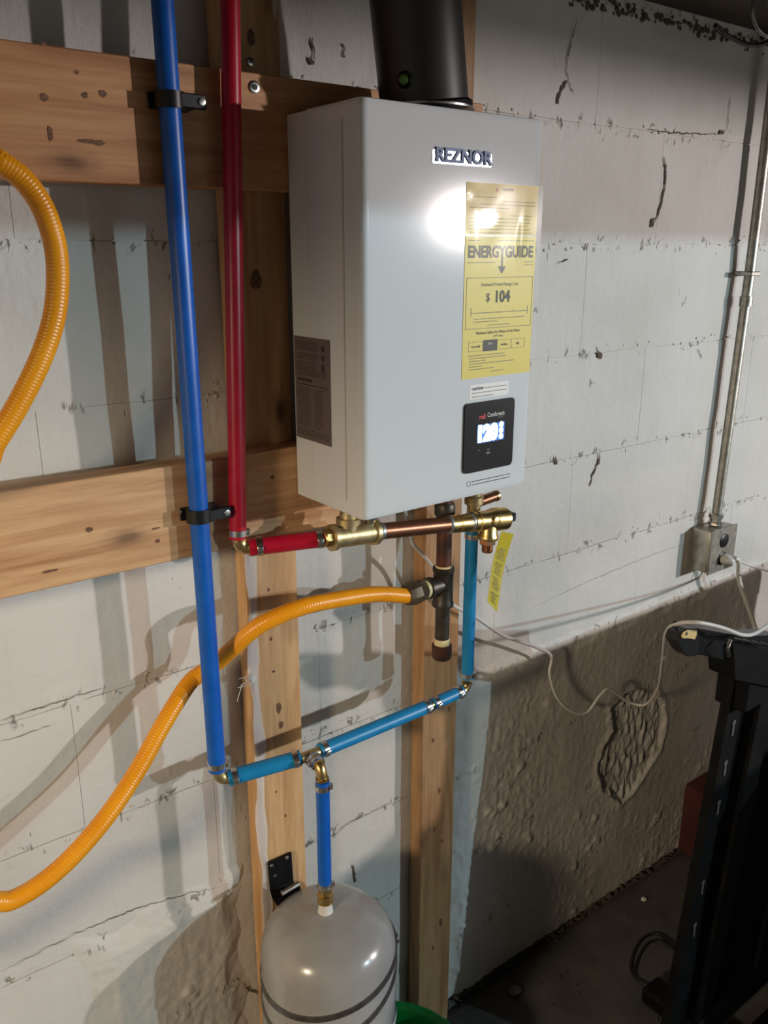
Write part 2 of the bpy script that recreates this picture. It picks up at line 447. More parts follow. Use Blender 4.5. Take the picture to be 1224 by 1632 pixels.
# floor, ceiling, other walls of the room
def struct(name, a, b, m):
    bm = B(); box(bm, a, b); o = link(name, bm, m, smooth=False); o['kind'] = 'structure'; return o
bm = B(); nx, ny = 90, 60; g = []
for i in range(nx+1):
    row = []
    for j in range(ny+1):
        fx, fy = i/nx, j/ny
        x = -2.6+7.6*fx; y = .0-6.2*fy**1.5
        h = .005*fbm(x, y, 2.5, 3, 0)+.002*fbm(x, y, 22, 3, 5)
        h -= .012*max(0, 1-abs(y+.012)/.012)
        row.append(bm.verts.new((x, y, h-.003)))
    g.append(row)
for i in range(nx):
    for j in range(ny): bm.faces.new((g[i][j], g[i+1][j], g[i+1][j+1], g[i][j+1]))
fl = link('floor', bm, M_FLOOR); fl['kind'] = 'structure'
struct('wall_left', (-2.75, -6.2, 0), (-2.6, .22, 2.25), M_DARKWALL)
struct('wall_right', (5, -6.2, 0), (5.15, .22, 2.25), M_DARKWALL)
struct('wall_front', (-2.75, -6.35, 0), (5.15, -6.2, 2.25), M_DARKWALL)
cl = struct('ceiling', (-2.75, -6.35, 2.22), (5.15, .22, 2.25), M_BEAM)
struct('trim_1', (-2.6, -.14, 2.0), (5, .12, 2.04), M_BEAM)
struct('light_cut_beam', (-2.6, -2.26, 1.80), (5, -2.16, 2.04), M_BEAM)  # added unseen beam, cuts off both ceiling bulbs high on the wall
bm = B(); box(bm, (-.019, -3.1, -.09), (.019, 3.1, .09), .002); 
me = None
for i in range(19):
    x = -2.4+i*.406
    if me is None:
        o = link('joist', bm, M_WY, cl, smooth=False); me = o.data
    else:
        o = bpy.data.objects.new('joist', me); COL.objects.link(o); o.parent = cl
    o.location = (x, -3.05, 2.13)
# added unseen duct that shades the upper wall and heater from the dim bulb
bm = B(); box(bm, (-1.02, -2.1, 1.60), (-.82, -.05, 2.03), .004); o = link('light_cut_duct', bm, newmat('light_cut_duct_metal', (.30,.30,.29), .5, .7), smooth=False); tag(o, 'unseen sheet-metal duct added left of the frame to shade the upper wall and heater', 'duct')
bm = B()
for yy_ in (-.4, -1.1, -1.8): 
    bm = B(); box(bm, (-1.026, yy_-.012, 1.594), (-.814, yy_+.012, 2.035)); link('seam_collar', bm, bpy.data.materials['light_cut_duct_metal'], o, smooth=False)
# crumbled mortar between the wall top and the sill
bm = B(); rnd = random.Random(8)
for k in range(420):
    x = rnd.uniform(.9, 2.3); lump(bm, x, 1.975+rnd.gauss(0, .006), rnd.uniform(.002, .006), rnd.uniform(-.003, .003))
o = link('mortar_crumbs', bm, M_CRACK, wall); o['kind'] = 'stuff'
bm = B(); rnd = random.Random(9)
for k in range(420):
    x = rnd.uniform(.5, 2.3); r = bmesh.ops.create_icosphere(bm, subdivisions=1, radius=rnd.uniform(.0015, .0048))
    c = V((x, -rnd.uniform(0, .020), rnd.uniform(-.002, .004)))
    for v in r['verts']: v.co = V((v.co.x*rnd.uniform(.8, 2), v.co.y, v.co.z*rnd.uniform(.4, 1)))+c
o = link('crumbled_edge', bm, M_CRACK, fl); o['kind'] = 'stuff'

# ------------------------------------------------------------------ studs and boards
def plank(name, a, b, m, label, cat='stud', seed=0, axis='z'):
    """one sawn board with slightly eased, uneven edges"""
    bm = B(); box(bm, a, b, .0015)
    o = link(name, bm, m, smooth=False); tag(o, label, cat); return o
plank('wall_stud', (.551, -.038, .0), (.638, -.005, 2.0), M_WZ, 'knotty pale upright stud behind the red pipe elbow, running down behind the grey tank')
plank('wall_stud', (.895, -.038, .0), (.978, -.005, 2.0), M_WZD, 'upright stud behind the black gas tee and the vent, dark and rough near the floor')
plank('mounting_board', (-.9, -.076, 1.645), (.962, -.038, 1.780), M_WX, 'upper horizontal mounting board of knotty wood behind the top of the water heater', 'board')
plank('mounting_board', (-.9, -.076, 1.176), (.975, -.038, 1.305), M_WX2, 'lower horizontal mounting board behind the bottom of the water heater', 'board')

def knots(parent, spots, d):
    rn = random.Random(12)
    for x, y, w_, h_ in spots:
        c = at(x, y, d); bm = B(); n = 12
        vs = [bm.verts.new((c.x+math.cos(k*PI/6)*w_*rn.uniform(.75, 1.2), -d-.0003, c.z+math.sin(k*PI/6)*h_*rn.uniform(.75, 1.2))) for k in range(n)]
        cc = bm.verts.new((c.x, -d-.0005, c.z))
        for k in range(n): bm.faces.new((vs[k], vs[(k+1) % n], cc))
        link('knot', bm, M_KNOT, parent)
mb = [o for o in COL.objects if o.name.startswith('mounting_board')]; sd = [o for o in COL.objects if o.name.startswith('wall_stud')]
M_KNOT = noisy('knot', (.10,.040,.018), (.22,.10,.045), 220, .6)
knots(mb[0], [(70,155,.005,.004),(135,152,.004,.0035),(163,149,.005,.004),(80,213,.0035,.008),(122,115,.003,.002),(140,225,.012,.0022),(158,228,.007,.003),(70,70,.003,.002)], .076)
knots(mb[1], [(142,844,.005,.0035),(251,862,.0035,.003),(248,842,.006,.0015),(80,910,.012,.002),(378,800,.003,.0025),(434,760,.003,.003)], .076)
knots(sd[0], [(428,940,.0025,.003),(432,1018,.0025,.004),(444,1128,.005,.010),(448,1155,.005,.007),(436,1070,.003,.002),(455,1300,.002,.003),(440,1262,.002,.002),(408,447,.010,.014),(400,60,.006,.010)], .038)
knots(sd[1], [(700,1260,.004,.008),(692,1322,.004,.006),(704,1340,.003,.005),(690,1180,.004,.005),(702,1470,.004,.010),(690,1510,.003,.006),(716,1130,.002,.006)], .038)
def screw(p, ax, r, label, name='screw', group=None):
    bm = B(); lathe(bm, p, ax, [(0, r*.5), (.002, r), (.0035, r*.95), (.004, r*.6)], 14)
    root = link(name, bm, M_STEEL); tag(root, label, 'screw', group)
    ax = V(ax).normalized(); n = ax.orthogonal().normalized(); b2 = ax.cross(n); c = V(p)+ax*.0041
    bm = B()
    for u in (n, b2): tube(bm, [c-u*r*.55, c+u*r*.55], r*.12, 4)
    link('drive_recess', bm, M_BLACKP, root); return root
p = at(398, 99, .038); screw(p, (0,-1,0), .0052, 'small steel screw head in the stud just above the upper board')
p = at(405, 139, .076)
bm = B(); lathe(bm, p, (0,-1,0), [(0, .0075), (.0015, .0075), (.0022, .006), (.0022, .0035), (.001, .0035)], 18)
o = link('screw_washer', bm, M_STEEL); tag(o, 'round steel screw cup in the lit face of the upper board beside the red pipe', 'washer')
bm = B(); lathe(bm, p, (0,-1,0), [(0, .0036), (.0035, .0030)], 10); link('screw_head', bm, M_BLACKP, o)

# milky plastic strip and its frayed threads on the left stud
bm = B(); pts = []
for i in range(40):
    z = 1.17-.85*i/39; x = .557+.0022*math.sin(i*.5)+.001*math.sin(i*1.7)
    pts.append((x, z))
prev = None
for i, (x, z) in enumerate(pts):
    wd = .008+.002*math.sin(i*.9)
    cur = [bm.verts.new((x-wd, -.0393, z)), bm.verts.new((x-wd*.3, -.0415-.001*math.sin(i*1.3), z)), bm.verts.new((x+wd*.4, -.0398, z)), bm.verts.new((x+wd, -.0412, z))]
    if prev:
        for j in range(3): bm.faces.new((prev[j], prev[j+1], cur[j+1], cur[j]))
    prev = cur
o = link('plastic_strip', bm, M_PLAST); tag(o, 'crinkled strip of clear plastic film down the left edge of the left stud', 'plastic film')
bm = B(); rnd = random.Random(2); c = at(396, 1082, .041)
for k in range(9):
    a = c+V((rnd.uniform(-.02, -.004), -.002, rnd.uniform(-.008, .008))); b = c+V((rnd.uniform(.004, .012), -.003, rnd.uniform(-.008, .008)))
    m_ = (a+b)/2+V((0, -.004, rnd.uniform(-.004, .004))); tube(bm, smooth_path([a, m_, b], 5), .0005, 4)
tube(bm, smooth_path([at(386, 1090, .04), at(383, 1100, .042), at(378, 1118, .04)], 5), .0005, 4)
o = link('frayed_threads', bm, M_WHITEP); tag(o, 'tuft of frayed white threads tied around the plastic strip', 'thread')
bm = B(); box(bm, c+V((.002, -.004, -.006)), c+V((.011, .0015, .004)), .001); link('knot', bm, M_WHITEP, o)

# ------------------------------------------------------------------ water heater
HX0, HX1, HZ0, HZ1 = .621, .926, 1.234, 1.739
TL = .0018                                   # front tilted to place the bulb's highlight: left edge further out
DF = lambda x: .236 + TL*(1-2*(x-HX0)/(HX1-HX0))*1.0
def HP(px, py, e=0):
    """photo pixel to a point on the heater front"""
    d = .236
    for _ in range(4):
        q = at(px, py, d); d = DF(q.x)
    q = at(px, py, d+e); return q
ROTF = -math.atan(2*TL/(HX1-HX0))*-1
heater = thing('water_heater', 'grey-white enamelled wall-mounted tankless water heater with yellow energy label', 'water heater', (.7735, -.076, HZ0))
def rounded_prism(bm, outline, z0, z1):
    lo = [bm.verts.new((x, y, z0)) for x, y in outline]; hi = [bm.verts.new((x, y, z1)) for x, y in outline]
    n = len(outline)
    for i in range(n): bm.faces.new((lo[i], lo[(i+1) % n], hi[(i+1) % n], hi[i]))
    bm.faces.new(lo[::-1]); bm.faces.new(hi)
def corner(cx, cy, r, a0, a1, n=7): return [(cx+r*math.cos(a0+(a1-a0)*i/n), cy+r*math.sin(a0+(a1-a0)*i/n)) for i in range(n+1)]
# back body (what the cover slides over)
bm = B(); box(bm, (HX0+.001, -.205, HZ0+.003), (HX1-.001, -.0765, HZ1-.002), .002); link('back_body', bm, M_HEAT, heater, smooth=False)
# front cover with rounded vertical corners, rolled rim top and bottom
R = .009
fl_, fr_ = -DF(HX0), -DF(HX1)
bm = B()
out = [(HX1, -.120), (HX1, fr_+R+.004)] + corner(HX1-R, fr_+R, R, 0, -PI/2) + [(HX1-R-.004, -DF(HX1-R-.004)), (HX0+R+.004, -DF(HX0+R+.004))] + corner(HX0+R, fl_+R, R, -PI/2, -PI) + [(HX0, fl_+R+.004), (HX0, -.120)]
def ring(z, ins):
    c = V(((HX0+HX1)/2, -.17)); res = []
    for x, y in out:
        dx = 0; dy = 0
        if ins: dx = -ins if x > c.x else ins; dy = ins if y < -.15 else 0
        res.append(bm.verts.new((x+dx, y+dy, z)))
    return res
lv = [ring(HZ0, .004), ring(HZ0+.0012, .0012), ring(HZ0+.004, 0), ring(HZ0+.008, 0), ring(HZ1-.008, 0), ring(HZ1-.004, 0), ring(HZ1-.0012, .0012), ring(HZ1, .004)]
for a, b in zip(lv, lv[1:]):
    for i in range(len(a)-1): bm.faces.new((a[i], a[i+1], b[i+1], b[i]))
    bm.faces.new((a[-1], a[0], b[0], b[-1]))
bm.faces.new(lv[0][::-1]); bm.faces.new(lv[-1])
link('front_cover', bm, M_HEAT, heater, angle=35)
# long shallow seam groove on the side wall of the cover
bm = B(); box(bm, (HX0-.0009, -.2010, HZ0+.02), (HX0+.001, -.1985, HZ1-.02)); link('side_seam', bm, M_HEATS, heater, smooth=False)
bm = B(); box(bm, (HX0-.0006, -.1205, HZ0+.002), (HX0+.001, -.0775, HZ1-.003)); link('side_flange', bm, M_HEAT, heater, smooth=False)
bm = B(); box(bm, (.70, -.0780, 1.739), (.85, -.0762, 1.752), .0005); link('hanger_bracket', bm, M_STEEL, heater, smooth=False)

def panel_on_front(name, quad, mat, th, parent=heater, r=0, seg=6, smooth=False, e0=0):
    """thin plate on the cover; quad = photo corners tl,tr,br,bl; squared up on the face"""
    ps = [HP(*q) for q in quad]
    x0 = (ps[0].x+ps[3].x)/2; x1 = (ps[1].x+ps[2].x)/2; z1 = (ps[0].z+ps[1].z)/2; z0 = (ps[2].z+ps[3].z)/2
    return plate(name, x0, x1, z0, z1, mat, th, parent, r, seg, e0), (x0, x1, z0, z1)
def plate(name, x0, x1, z0, z1, mat, th, parent=heater, r=0, seg=6, e0=0):
    bm = B()
    if r:
        o_ = corner(x1-r, z1-r, r, 0, PI/2, seg)+corner(x0+r, z1-r, r, PI/2, PI, seg)+corner(x0+r, z0+r, r, PI, 1.5*PI, seg)+corner(x1-r, z0+r, r, 1.5*PI, 2*PI, seg)
    else: o_ = [(x1, z1), (x0, z1), (x0, z0), (x1, z0)]
    f = [bm.verts.new((x, -DF(x)-e0-th, z)) for x, z in o_]; b = [bm.verts.new((x, -DF(x)-e0+.0003, z)) for x, z in o_]
    n = len(o_); bm.faces.new(f); bm.faces.new(b[::-1])
    for i in range(n): bm.faces.new((f[i], f[(i+1) % n], b[(i+1) % n], b[i]))
    return link(name, bm, mat, parent, smooth=False)
def ftext(s, size, x, z, mat, parent, e=.0004, sx=1, align='CENTER', bold=0, name='lettering', depth=.00008):
    return text_mesh(name, s, size, (x, -DF(x)-e, z), mat, parent, depth=depth, rotz=ROTF, sx=sx, align=align, bold=bold)
def scribble(bm, x0, x1, z, h, e, rnd, gap=.15):
    """a line of unreadably small print: little separate dashes"""
    x = x0
    while x < x1:
        wd = rnd.uniform(.0015, .005); x2 = min(x+wd, x1)
        vs = [bm.verts.new((xx, -DF(xx)-e, zz)) for xx, zz in ((x, z-h/2), (x2, z-h/2), (x2, z+h/2), (x, z+h/2))]
        bm.faces.new(vs); x = x2+rnd.uniform(.0006, .0012)

# maker's badge in raised chrome letters on a clear strip
bp = [HP(690, 250), HP(785, 254)]
bz = (bp[0].z+bp[1].z)/2
bf, _ = panel_on_front('badge_strip', [(688,240),(784,244),(782,266),(689,261)], M_BSTRIP, .0008, r=.002)
o = ftext('REZNOR', .0225, (bp[0].x+bp[1].x)/2, bz+.001, M_BLET, heater, .0014, 1.08, bold=.0008, name='brand_badge', depth=.0009)
# yellow warning sheet and energy label inside a clear sleeve
X0 = HP(738, 500).x; X1 = HP(848, 500).x
ztop = HP(795, 293).z; zmid = HP(795, 376).z; zbot = HP(788, 599).z
pw = plate('warning_label', X0, X1, zmid+.001, ztop, M_YLAB, .0004)
pe = plate('energy_label', X0, X1, zbot, zmid-.0005, M_YLAB2, .0005)
W_ = X1-X0; H_ = zmid-zbot; xm = (X0+X1)/2
rnd = random.Random(4)
bm = B(); e = .00055
ftext('CAUTION', .0045, xm+.008, ztop-.007, M_INK, pw, e, bold=.0001)
bm2 = B(); tx = xm-.012
vs = [bm2.verts.new((x, -DF(x)-e, z)) for x, z in ((tx-.003, ztop-.0095), (tx+.003, ztop-.0095), (tx, ztop-.0045))]; bm2.faces.new(vs)
link('warning_triangle', bm2, M_REDI, pw, smooth=False)
zz = ztop-.017
for k, (a, b) in enumerate([(.05,.42),(.5,.97),(.2,.97),(.05,.6),(.28,.43),(.62,.92),(.05,.9),(.05,.9),(.05,.85),(.05,.9),(.05,.95)]):
    scribble(bm, X0+W_*a, X0+W_*b, zz, .0010, e, rnd); zz -= (ztop-zmid-.02)/10.2
link('fine_print', bm, M_INKD, pw, smooth=False)
e = .0007
ftext('ENERGYGUIDE', .0205, xm, zmid-.021, M_INKG, pe, e, .90, bold=.0008)
# arrow hanging from the Y of the title
bm = B(); ax_ = X0+W_*.515
def q(bm, pts, e):
    bm.faces.new([bm.verts.new((x, -DF(x)-e, z)) for x, z in pts])
q(bm, [(ax_-.0016, zmid-.024), (ax_+.0016, zmid-.024), (ax_+.0016, zmid-.042), (ax_-.0016, zmid-.042)], e+.0001)
q(bm, [(ax_-.0075, zmid-.039), (ax_+.0075, zmid-.039), (ax_, zmid-.049)], e+.0001)
link('arrow', bm, M_INKG, pe, smooth=False)
bm = B()
scribble(bm, X0+W_*.04, X0+W_*.42, zmid-.034, .0009, e, rnd); scribble(bm, X0+W_*.84, X0+W_*.97, zmid-.0335, .0009, e, rnd)
scribble(bm, X0+W_*.84, X0+W_*.97, zmid-.0375, .0009, e, rnd); scribble(bm, X0+W_*.05, X0+W_*.2, zmid-.006, .0008, e, rnd); scribble(bm, X0+W_*.45, X0+W_*.97, zmid-.006, .0008, e, rnd)
def rect_frame(bm, x0, x1, z0, z1, t, e):
    for a in (((x0,z0),(x1,z0),(x1,z0+t),(x0,z0+t)), ((x0,z1-t),(x1,z1-t),(x1,z1),(x0,z1)), ((x0,z0),(x0+t,z0),(x0+t,z1),(x0,z1)), ((x1-t,z0),(x1,z0),(x1,z1),(x1-t,z1))): q(bm, a, e)
fz = lambda t: zmid - H_*t
rect_frame(bm, X0+W_*.03, X1-W_*.02, fz(.645), fz(.285), .0007, e)
# cost scale line
q(bm, [(X0+W_*.10, fz(.53)), (X1-W_*.08, fz(.53)), (X1-W_*.08, fz(.535)), (X0+W_*.10, fz(.535))], e)
for t in (.10, .915): q(bm, [(X0+W_*t, fz(.555)), (X0+W_*t+.0009, fz(.555)), (X0+W_*t+.0009, fz(.495)), (X0+W_*t, fz(.495))], e)
for t in (.3, .5, .7): q(bm, [(X0+W_*t, fz(.54)), (X0+W_*t+.0006, fz(.54)), (X0+W_*t+.0006, fz(.522)), (X0+W_*t, fz(.522))], e)
for t, a, b in ((.575,.14,.88),(.595,.14,.48),(.622,.34,.66)): scribble(bm, X0+W_*a, X0+W_*b, fz(t), .0010, e, rnd)
for i in range(4): rect_frame(bm, X0+W_*(.08+.205*i), X0+W_*(.08+.205*(i+1)), fz(.805), fz(.735), .0005, e)
for t, a, b in ((.835,.08,.60),(.855,.1,.62),(.875,.1,.33),(.895,.1,.75),(.915,.1,.28),(.935,.1,.45),(.96,.42,.6)): scribble(bm, X0+W_*a, X0+W_*b, fz(t), .0011, e, rnd)
link('fine_print', bm, M_INKG, pe, smooth=False)
ftext('Estimated Yearly Energy Cost', .0062, xm, fz(.335), M_INKG, pe, e, .95)
ftext('$', .0150, xm-.0225, fz(.427), M_INK, pe, e, 1, bold=.0002)
ftext('104', .021, xm+.0045, fz(.425), M_INK, pe, e, .98, bold=.0008)
ftext('Maximum Gallons Per Minute of Hot Water', .0054, xm, fz(.675), M_INK, pe, e, .88)
ftext('(77°F Rise)', .0040, xm, fz(.705), M_INKG, pe, e)
bm = B(); q(bm, [(X0+W_*.29, fz(.81)), (X0+W_*.49, fz(.81)), (X0+W_*.49, fz(.728)), (X0+W_*.29, fz(.728))], e+.0001); link('dark_box', bm, M_INK, pe, smooth=False)
ftext('low', .0055, X0+W_*.39, fz(.755), M_WLAB, pe, e+.0003); 
for t, s in ((.183, 'very small'), (.59, 'medium'), (.795, 'high')): ftext(s, .0048, X0+W_*t, fz(.77), M_INK, pe, e, .85)
# clear sleeve: a wavy glossy film over the labels
bm = B(); g = []
sx0, sx1, sz0, sz1 = X0-.001, X1+.009, zbot-.001, ztop+.0008
for i in range(31):
    row = []
    for j in range(61):
        x = sx0+(sx1-sx0)*i/30; z = sz0+(sz1-sz0)*j/60
        h = .0012+.0006*noise.noise(V((x*28, z*16, 0)))+.0018*max(0, noise.noise(V((x*60, z*60, 4))))*math.exp(-((x-X0)/.018)**2)*math.exp(-((z-(zmid+.025))/.03)**2)
        h += .0012*math.exp(-((x-(X0+W_*.78)-(z-zmid)*.12)/.004)**2)*math.exp(-((z-zmid+.01)/.03)**2)
        row.append(bm.verts.new((x, -DF(x)-h, z)))
    g.append(row)
for i in range(30):
    for j in range(60): bm.faces.new((g[i][j], g[i+1][j], g[i+1][j+1], g[i][j+1]))
link('label_sleeve', bm, M_FILM, heater)
# caution sticker
ps, (a, b, c0, c1) = panel_on_front('caution_sticker', [(748,614),(810,607),(810,628),(748,637)], M_WLAB, .0004, r=.003)
ftext('CAUTION:', .0046, a+.004, c1-.0058, M_INK, ps, .0006, 1, 'LEFT', .0002)
bm = B(); scribble(bm, a+.027, b-.004, c1-.0058, .0011, .0006, rnd); scribble(bm, a+.004, b-.004, c1-.0115, .0011, .0006, rnd); scribble(bm, a+.004, b-.03, c1-.0168, .0011, .0006, rnd)
link('fine_print', bm, M_INKG, ps, smooth=False)
# control panel
cp, (a, b, c0, c1) = panel_on_front('control_panel', [(739,642),(817,634),(815,741),(737,754)], M_PANEL, .0030, r=.007)
cw, ch = b-a, c1-c0; ep = .0033
ftext('reli', .0095, a+cw*.34, c1-ch*.215, M_REDI, cp, ep, 1, bold=.0003)
ftext('Comfortech', .0088, a+cw*.615, c1-ch*.205, M_WHITEP, cp, ep, .78, bold=.0001)
ftext('remote', .0038, a+cw*.70, c1-ch*.255, M_ICON, cp, ep)
dp = plate('display', a+cw*.25, a+cw*.80, c1-ch*.59, c1-ch*.33, M_DISPB, .0002, cp, .002, e0=.0030)
ftext('120', .030, a+cw*.44, c1-ch*.465, M_DISP, dp, ep+.0002, .92, bold=.0022)
bm = B()
for k in range(3):
    cx, cz = a+cw*.73, c1-ch*(.365+.085*k); bm.faces.new([bm.verts.new((cx+.0040*math.cos(t*PI/6), -DF(cx)-ep-.0002, cz+.0042*math.sin(t*PI/6))) for t in range(12)])
link('status_icon', bm, M_DISP, dp, smooth=False)
bm = B()
q(bm, [(a+cw*.26, c1-ch*.70), (a+cw*.29, c1-ch*.68), (a+cw*.32, c1-ch*.70), (a+cw*.29, c1-ch*.69)], ep)
q(bm, [(a+cw*.44, c1-ch*.685), (a+cw*.48, c1-ch*.715), (a+cw*.52, c1-ch*.685), (a+cw*.48, c1-ch*.70)], ep)
rect_frame(bm, a+cw*.44, a+cw*.52, c1-ch*.765, c1-ch*.735, .0012, ep)
link('touch_icon', bm, M_ICON, cp, smooth=False)
# small print under the panel
bl = HP(745, 770)
bm = B(); xa, xb = HP(752, 768).x, HP(813, 758).x; zl = HP(782, 763).z
scribble(bm, xa, xb-.012, zl+.0015, .0012, .0003, rnd); scribble(bm, xb-.009, xb, zl+.0015, .0012, .0003, rnd); scribble(bm, xa, xb, zl-.0032, .0012, .0003, rnd)
rect_frame(bm, xa-.010, xa-.003, zl-.004, zl+.003, .0006, .0003)
link('fine_print', bm, M_INK, heater, smooth=False)
# rating plate on the left side (plane x = HX0)
def SP(px, py):
    r = rgt*((px-612)/FPX) - up*((py-816)/FPX) + fwd
    return CAM + r*(HX0/r.x)
s = [SP(468, 535), SP(525, 541), SP(530, 711), SP(476, 697)]
y0 = (s[0].y+s[3].y)/2; y1 = (s[1].y+s[2].y)/2; z1 = (s[0].z+s[1].z)/2; z0 = (s[2].z+s[3].z)/2
y0 = min(y0, -.079) if y0 > y1 else y0
bm = B(); box(bm, (HX0-.0013, y1, z0), (HX0-.0005, y0, z1)); rp = link('rating_plate', bm, M_SILV, heater, smooth=False)
def sq(bm, ya, yb, za, zb, e=.0016): bm.faces.new([bm.verts.new((HX0-e, y, z)) for y, z in ((ya, za), (yb, za), (yb, zb), (ya, zb))])
bm = B(); Wy = y0-y1; Hz = z1-z0
def yy(t): return y0-Wy*t
def line_s(t0, t1, u, h=.0011):
    y = yy(t0)
    while y > yy(t1):
        y2 = max(y-rnd.uniform(.0015, .004), yy(t1)); sq(bm, y, y2, z1-Hz*u-h/2, z1-Hz*u+h/2); y = y2-.0008
for k in range(4): line_s(.08, .68, .05+.022*k)
for k in range(3): line_s(.08, .68, .16+.022*k)
for k in range(4): line_s(.08, .62, .24+.022*k)
for k in range(3): line_s(.1, .9, .32+.02*k)
line_s(.05, .95, .455, .0016)
for k in range(17): line_s(.08, .45, .49+.023*k); line_s(.55, .80, .49+.023*k)
for k in range(3): line_s(.05, .95, .90+.025*k)
link('fine_print', bm, M_INK, rp, smooth=False)
bm = B(); sq(bm, yy(.08), yy(.5), z1-Hz*.425, z1-Hz*.395)
for k in range(3):
    cy, cz = yy(.82), z1-Hz*(.09+.09*k); bm.faces.new([bm.verts.new((HX0-.0017, cy+.0045*math.cos(t*PI/6), cz+(.004+.0025*(k == 2))*math.sin(t*PI/6))) for t in range(12)])
link('approval_mark', bm, M_INK, rp, smooth=False)['kind'] = 'stuff'
# pipe stubs beneath
def stub(name, x, d, z0, r, mat, prof=None):
    bm = B(); lathe(bm, (x, -d, HZ0+.004), (0,0,-1), prof or [(0, r*1.7), (.006, r*1.7), (.007, r*1.15), (HZ0-z0, r*1.15)], 20); return link(name, bm, mat, heater)
stub('hot_outlet', .672, .15, 1.205, .0105, M_BRONZE)
stub('gas_inlet', .872, .112, 1.212, .0125, M_STEELD)
stub('cold_inlet', .918, .130, 1.205, .0105, M_BRONZE)
stub('drain_stub', .700, .17, 1.214, .006, M_STEEL, [(0, .010), (.006, .010), (.016, .006), (.020, .004)])
bm = B(); box(bm, (.884, -.085, 1.195), (.892, -.081, 1.232)); link('yellow_tab', bm, M_TAG, heater, smooth=False)

# vent
va, vb = at(678, 160, .17), at(664, 0, .17)
dv = (vb-va).normalized(); rv = .0575
vt = thing('vent_pipe', 'wide black plastic vent pipe rising from the top of the water heater', 'vent pipe', (va.x, -.17, HZ1))
bot = V((va.x, -.17, HZ1+.001)); top = bot+dv*.50
bm = B(); lathe(bm, bot, dv, [(0, rv*.99), (.50, rv*.97)], 48); link('pipe', bm, M_VENT, vt)
bm = B(); lathe(bm, bot-dv*.0, dv, [(0, rv+.004), (.009, rv+.004), (.011, rv+.001), (.012, rv)], 48); link('collar', bm, M_STEEL if False else M_BLACKM, vt)
bm = B(); lathe(bm, bot+dv*.0005, V((0,0,1)), [(.003, rv+.006), (.0055, rv+.006)], 48); link('seal_ring', bm, M_STEEL, vt)
pp = at(643, 127, .20); ctr = bot+dv*((pp-bot).dot(dv)); rad = (pp-ctr).normalized()
bm = B(); lathe(bm, ctr+rad*(rv*.93), rad, [(0, .010), (.0065, .010), (.0075, .008), (.0068, .0065)], 18); pl = link('test_port', bm, M_BLACKP, vt)
bm = B(); lathe(bm, ctr+rad*(rv*.93), rad, [(0, .006), (.009, .0055), (.0095, .004)], 14); link('port_plug', bm, M_GREENGL, pl)

# ------------------------------------------------------------------ pipes
def pex(name, a, b, r, mat, label, rings=(), group=None, bow=None, cat='pipe'):
    a, b = V(a), V(b); bm = B()
    n = 9; pts = []
    for i in range(n+1):
        t = i/n; p = a.lerp(b, t)
        if bow: p += V(bow)*4*t*(1-t)
        pts.append(p)
    tube(bm, pts, r, 24); o = link(name, bm, mat); tag(o, label, cat, group)
    for s, ear in rings: ring_clamp(a, b, s, r, ear, o, bow)
    return o
def ring_clamp(a, b, s, r, ear, parent, bow=None):
    """stepless stainless cinch clamp: band, ear and slot"""
    ax = (b-a).normalized(); L = (b-a).length; s = s if s > 0 else L+s
    c = a+ax*s
    if bow: t = s/L; c += V(bow)*4*t*(1-t)
    bm = B(); lathe(bm, c-ax*.0045, ax, [(0, r*1.02), (.0003, r+.0013), (.0087, r+.0013), (.009, r*1.02)], 26)
    o = link('crimp_ring', bm, M_STEEL, parent)
    e = V(ear).normalized(); e = (e-ax*e.dot(ax)).normalized(); u = ax.cross(e)
    R3 = Matrix((u, ax, e)).transposed()
    bm = B(); box(bm, (-.0035, -.0042, -.001), (.0035, .0042, .004), .0012, seg=2)
    bm.transform(Matrix.Translation(c+e*(r+.0008)) @ R3.to_4x4()); k = link('ear', bm, M_STEEL, o)
FR = (-.3, -1, .1)
rB, rT = .0126, .0106
# deep-blue riser
BD = .093
bt, bb = V((.4535, -BD, 1.990)), V((.4605, -BD, at(348, 1226, BD).z))
pex('cold_water_pipe', bt, bb, rB, M_BLUE, 'long upright deep blue pipe clipped to both mounting boards left of the red one', [(-.010, (.8, -.6, 0))])
# its clamps
def clip(z, x, label, name='pipe_clamp'):
    root = thing(name, label, 'pipe clamp', (x, -.076, z))
    bm = B(); lathe(bm, (x, -BD, z-.009), (0,0,1), [(0, rB+.0005), (0, rB+.0045), (.018, rB+.0045), (.018, rB+.0005)], 28); link('ring', bm, M_BLACKP, root)
    bm = B(); box(bm, (x+.008, -BD-.0145, z-.008), (x+.040, -BD-.0085, z+.008), .0015); link('tab', bm, M_BLACKP, root)
    bm = B(); box(bm, (x+.014, -BD-.008, z-.0085), (x+.028, -.077, z+.0085), .0015); box(bm, (x-.02, -.080, z-.009), (x+.030, -.0765, z+.009), .001)
    link('standoff', bm, M_BLACKP, root)
    bm = B(); lathe(bm, (x+.0335, -BD-.0145, z), (0,-1,0), [(-.012, .0022), (0, .0022), (0, .0046), (.0018, .0042), (.0022, .002)], 16); link('screw', bm, M_STEEL, root)
zc1 = at(268, 160, BD).z; zc2 = at(318, 820, BD).z
tt = lambda z: bt.x+(bb.x-bt.x)*(bt.z-z)/(bt.z-bb.z)
clip(zc1, tt(zc1), 'black pipe clamp holding the deep blue pipe to the upper mounting board')
clip(zc2, tt(zc2), 'black pipe clamp holding the deep blue pipe to the lower mounting board')
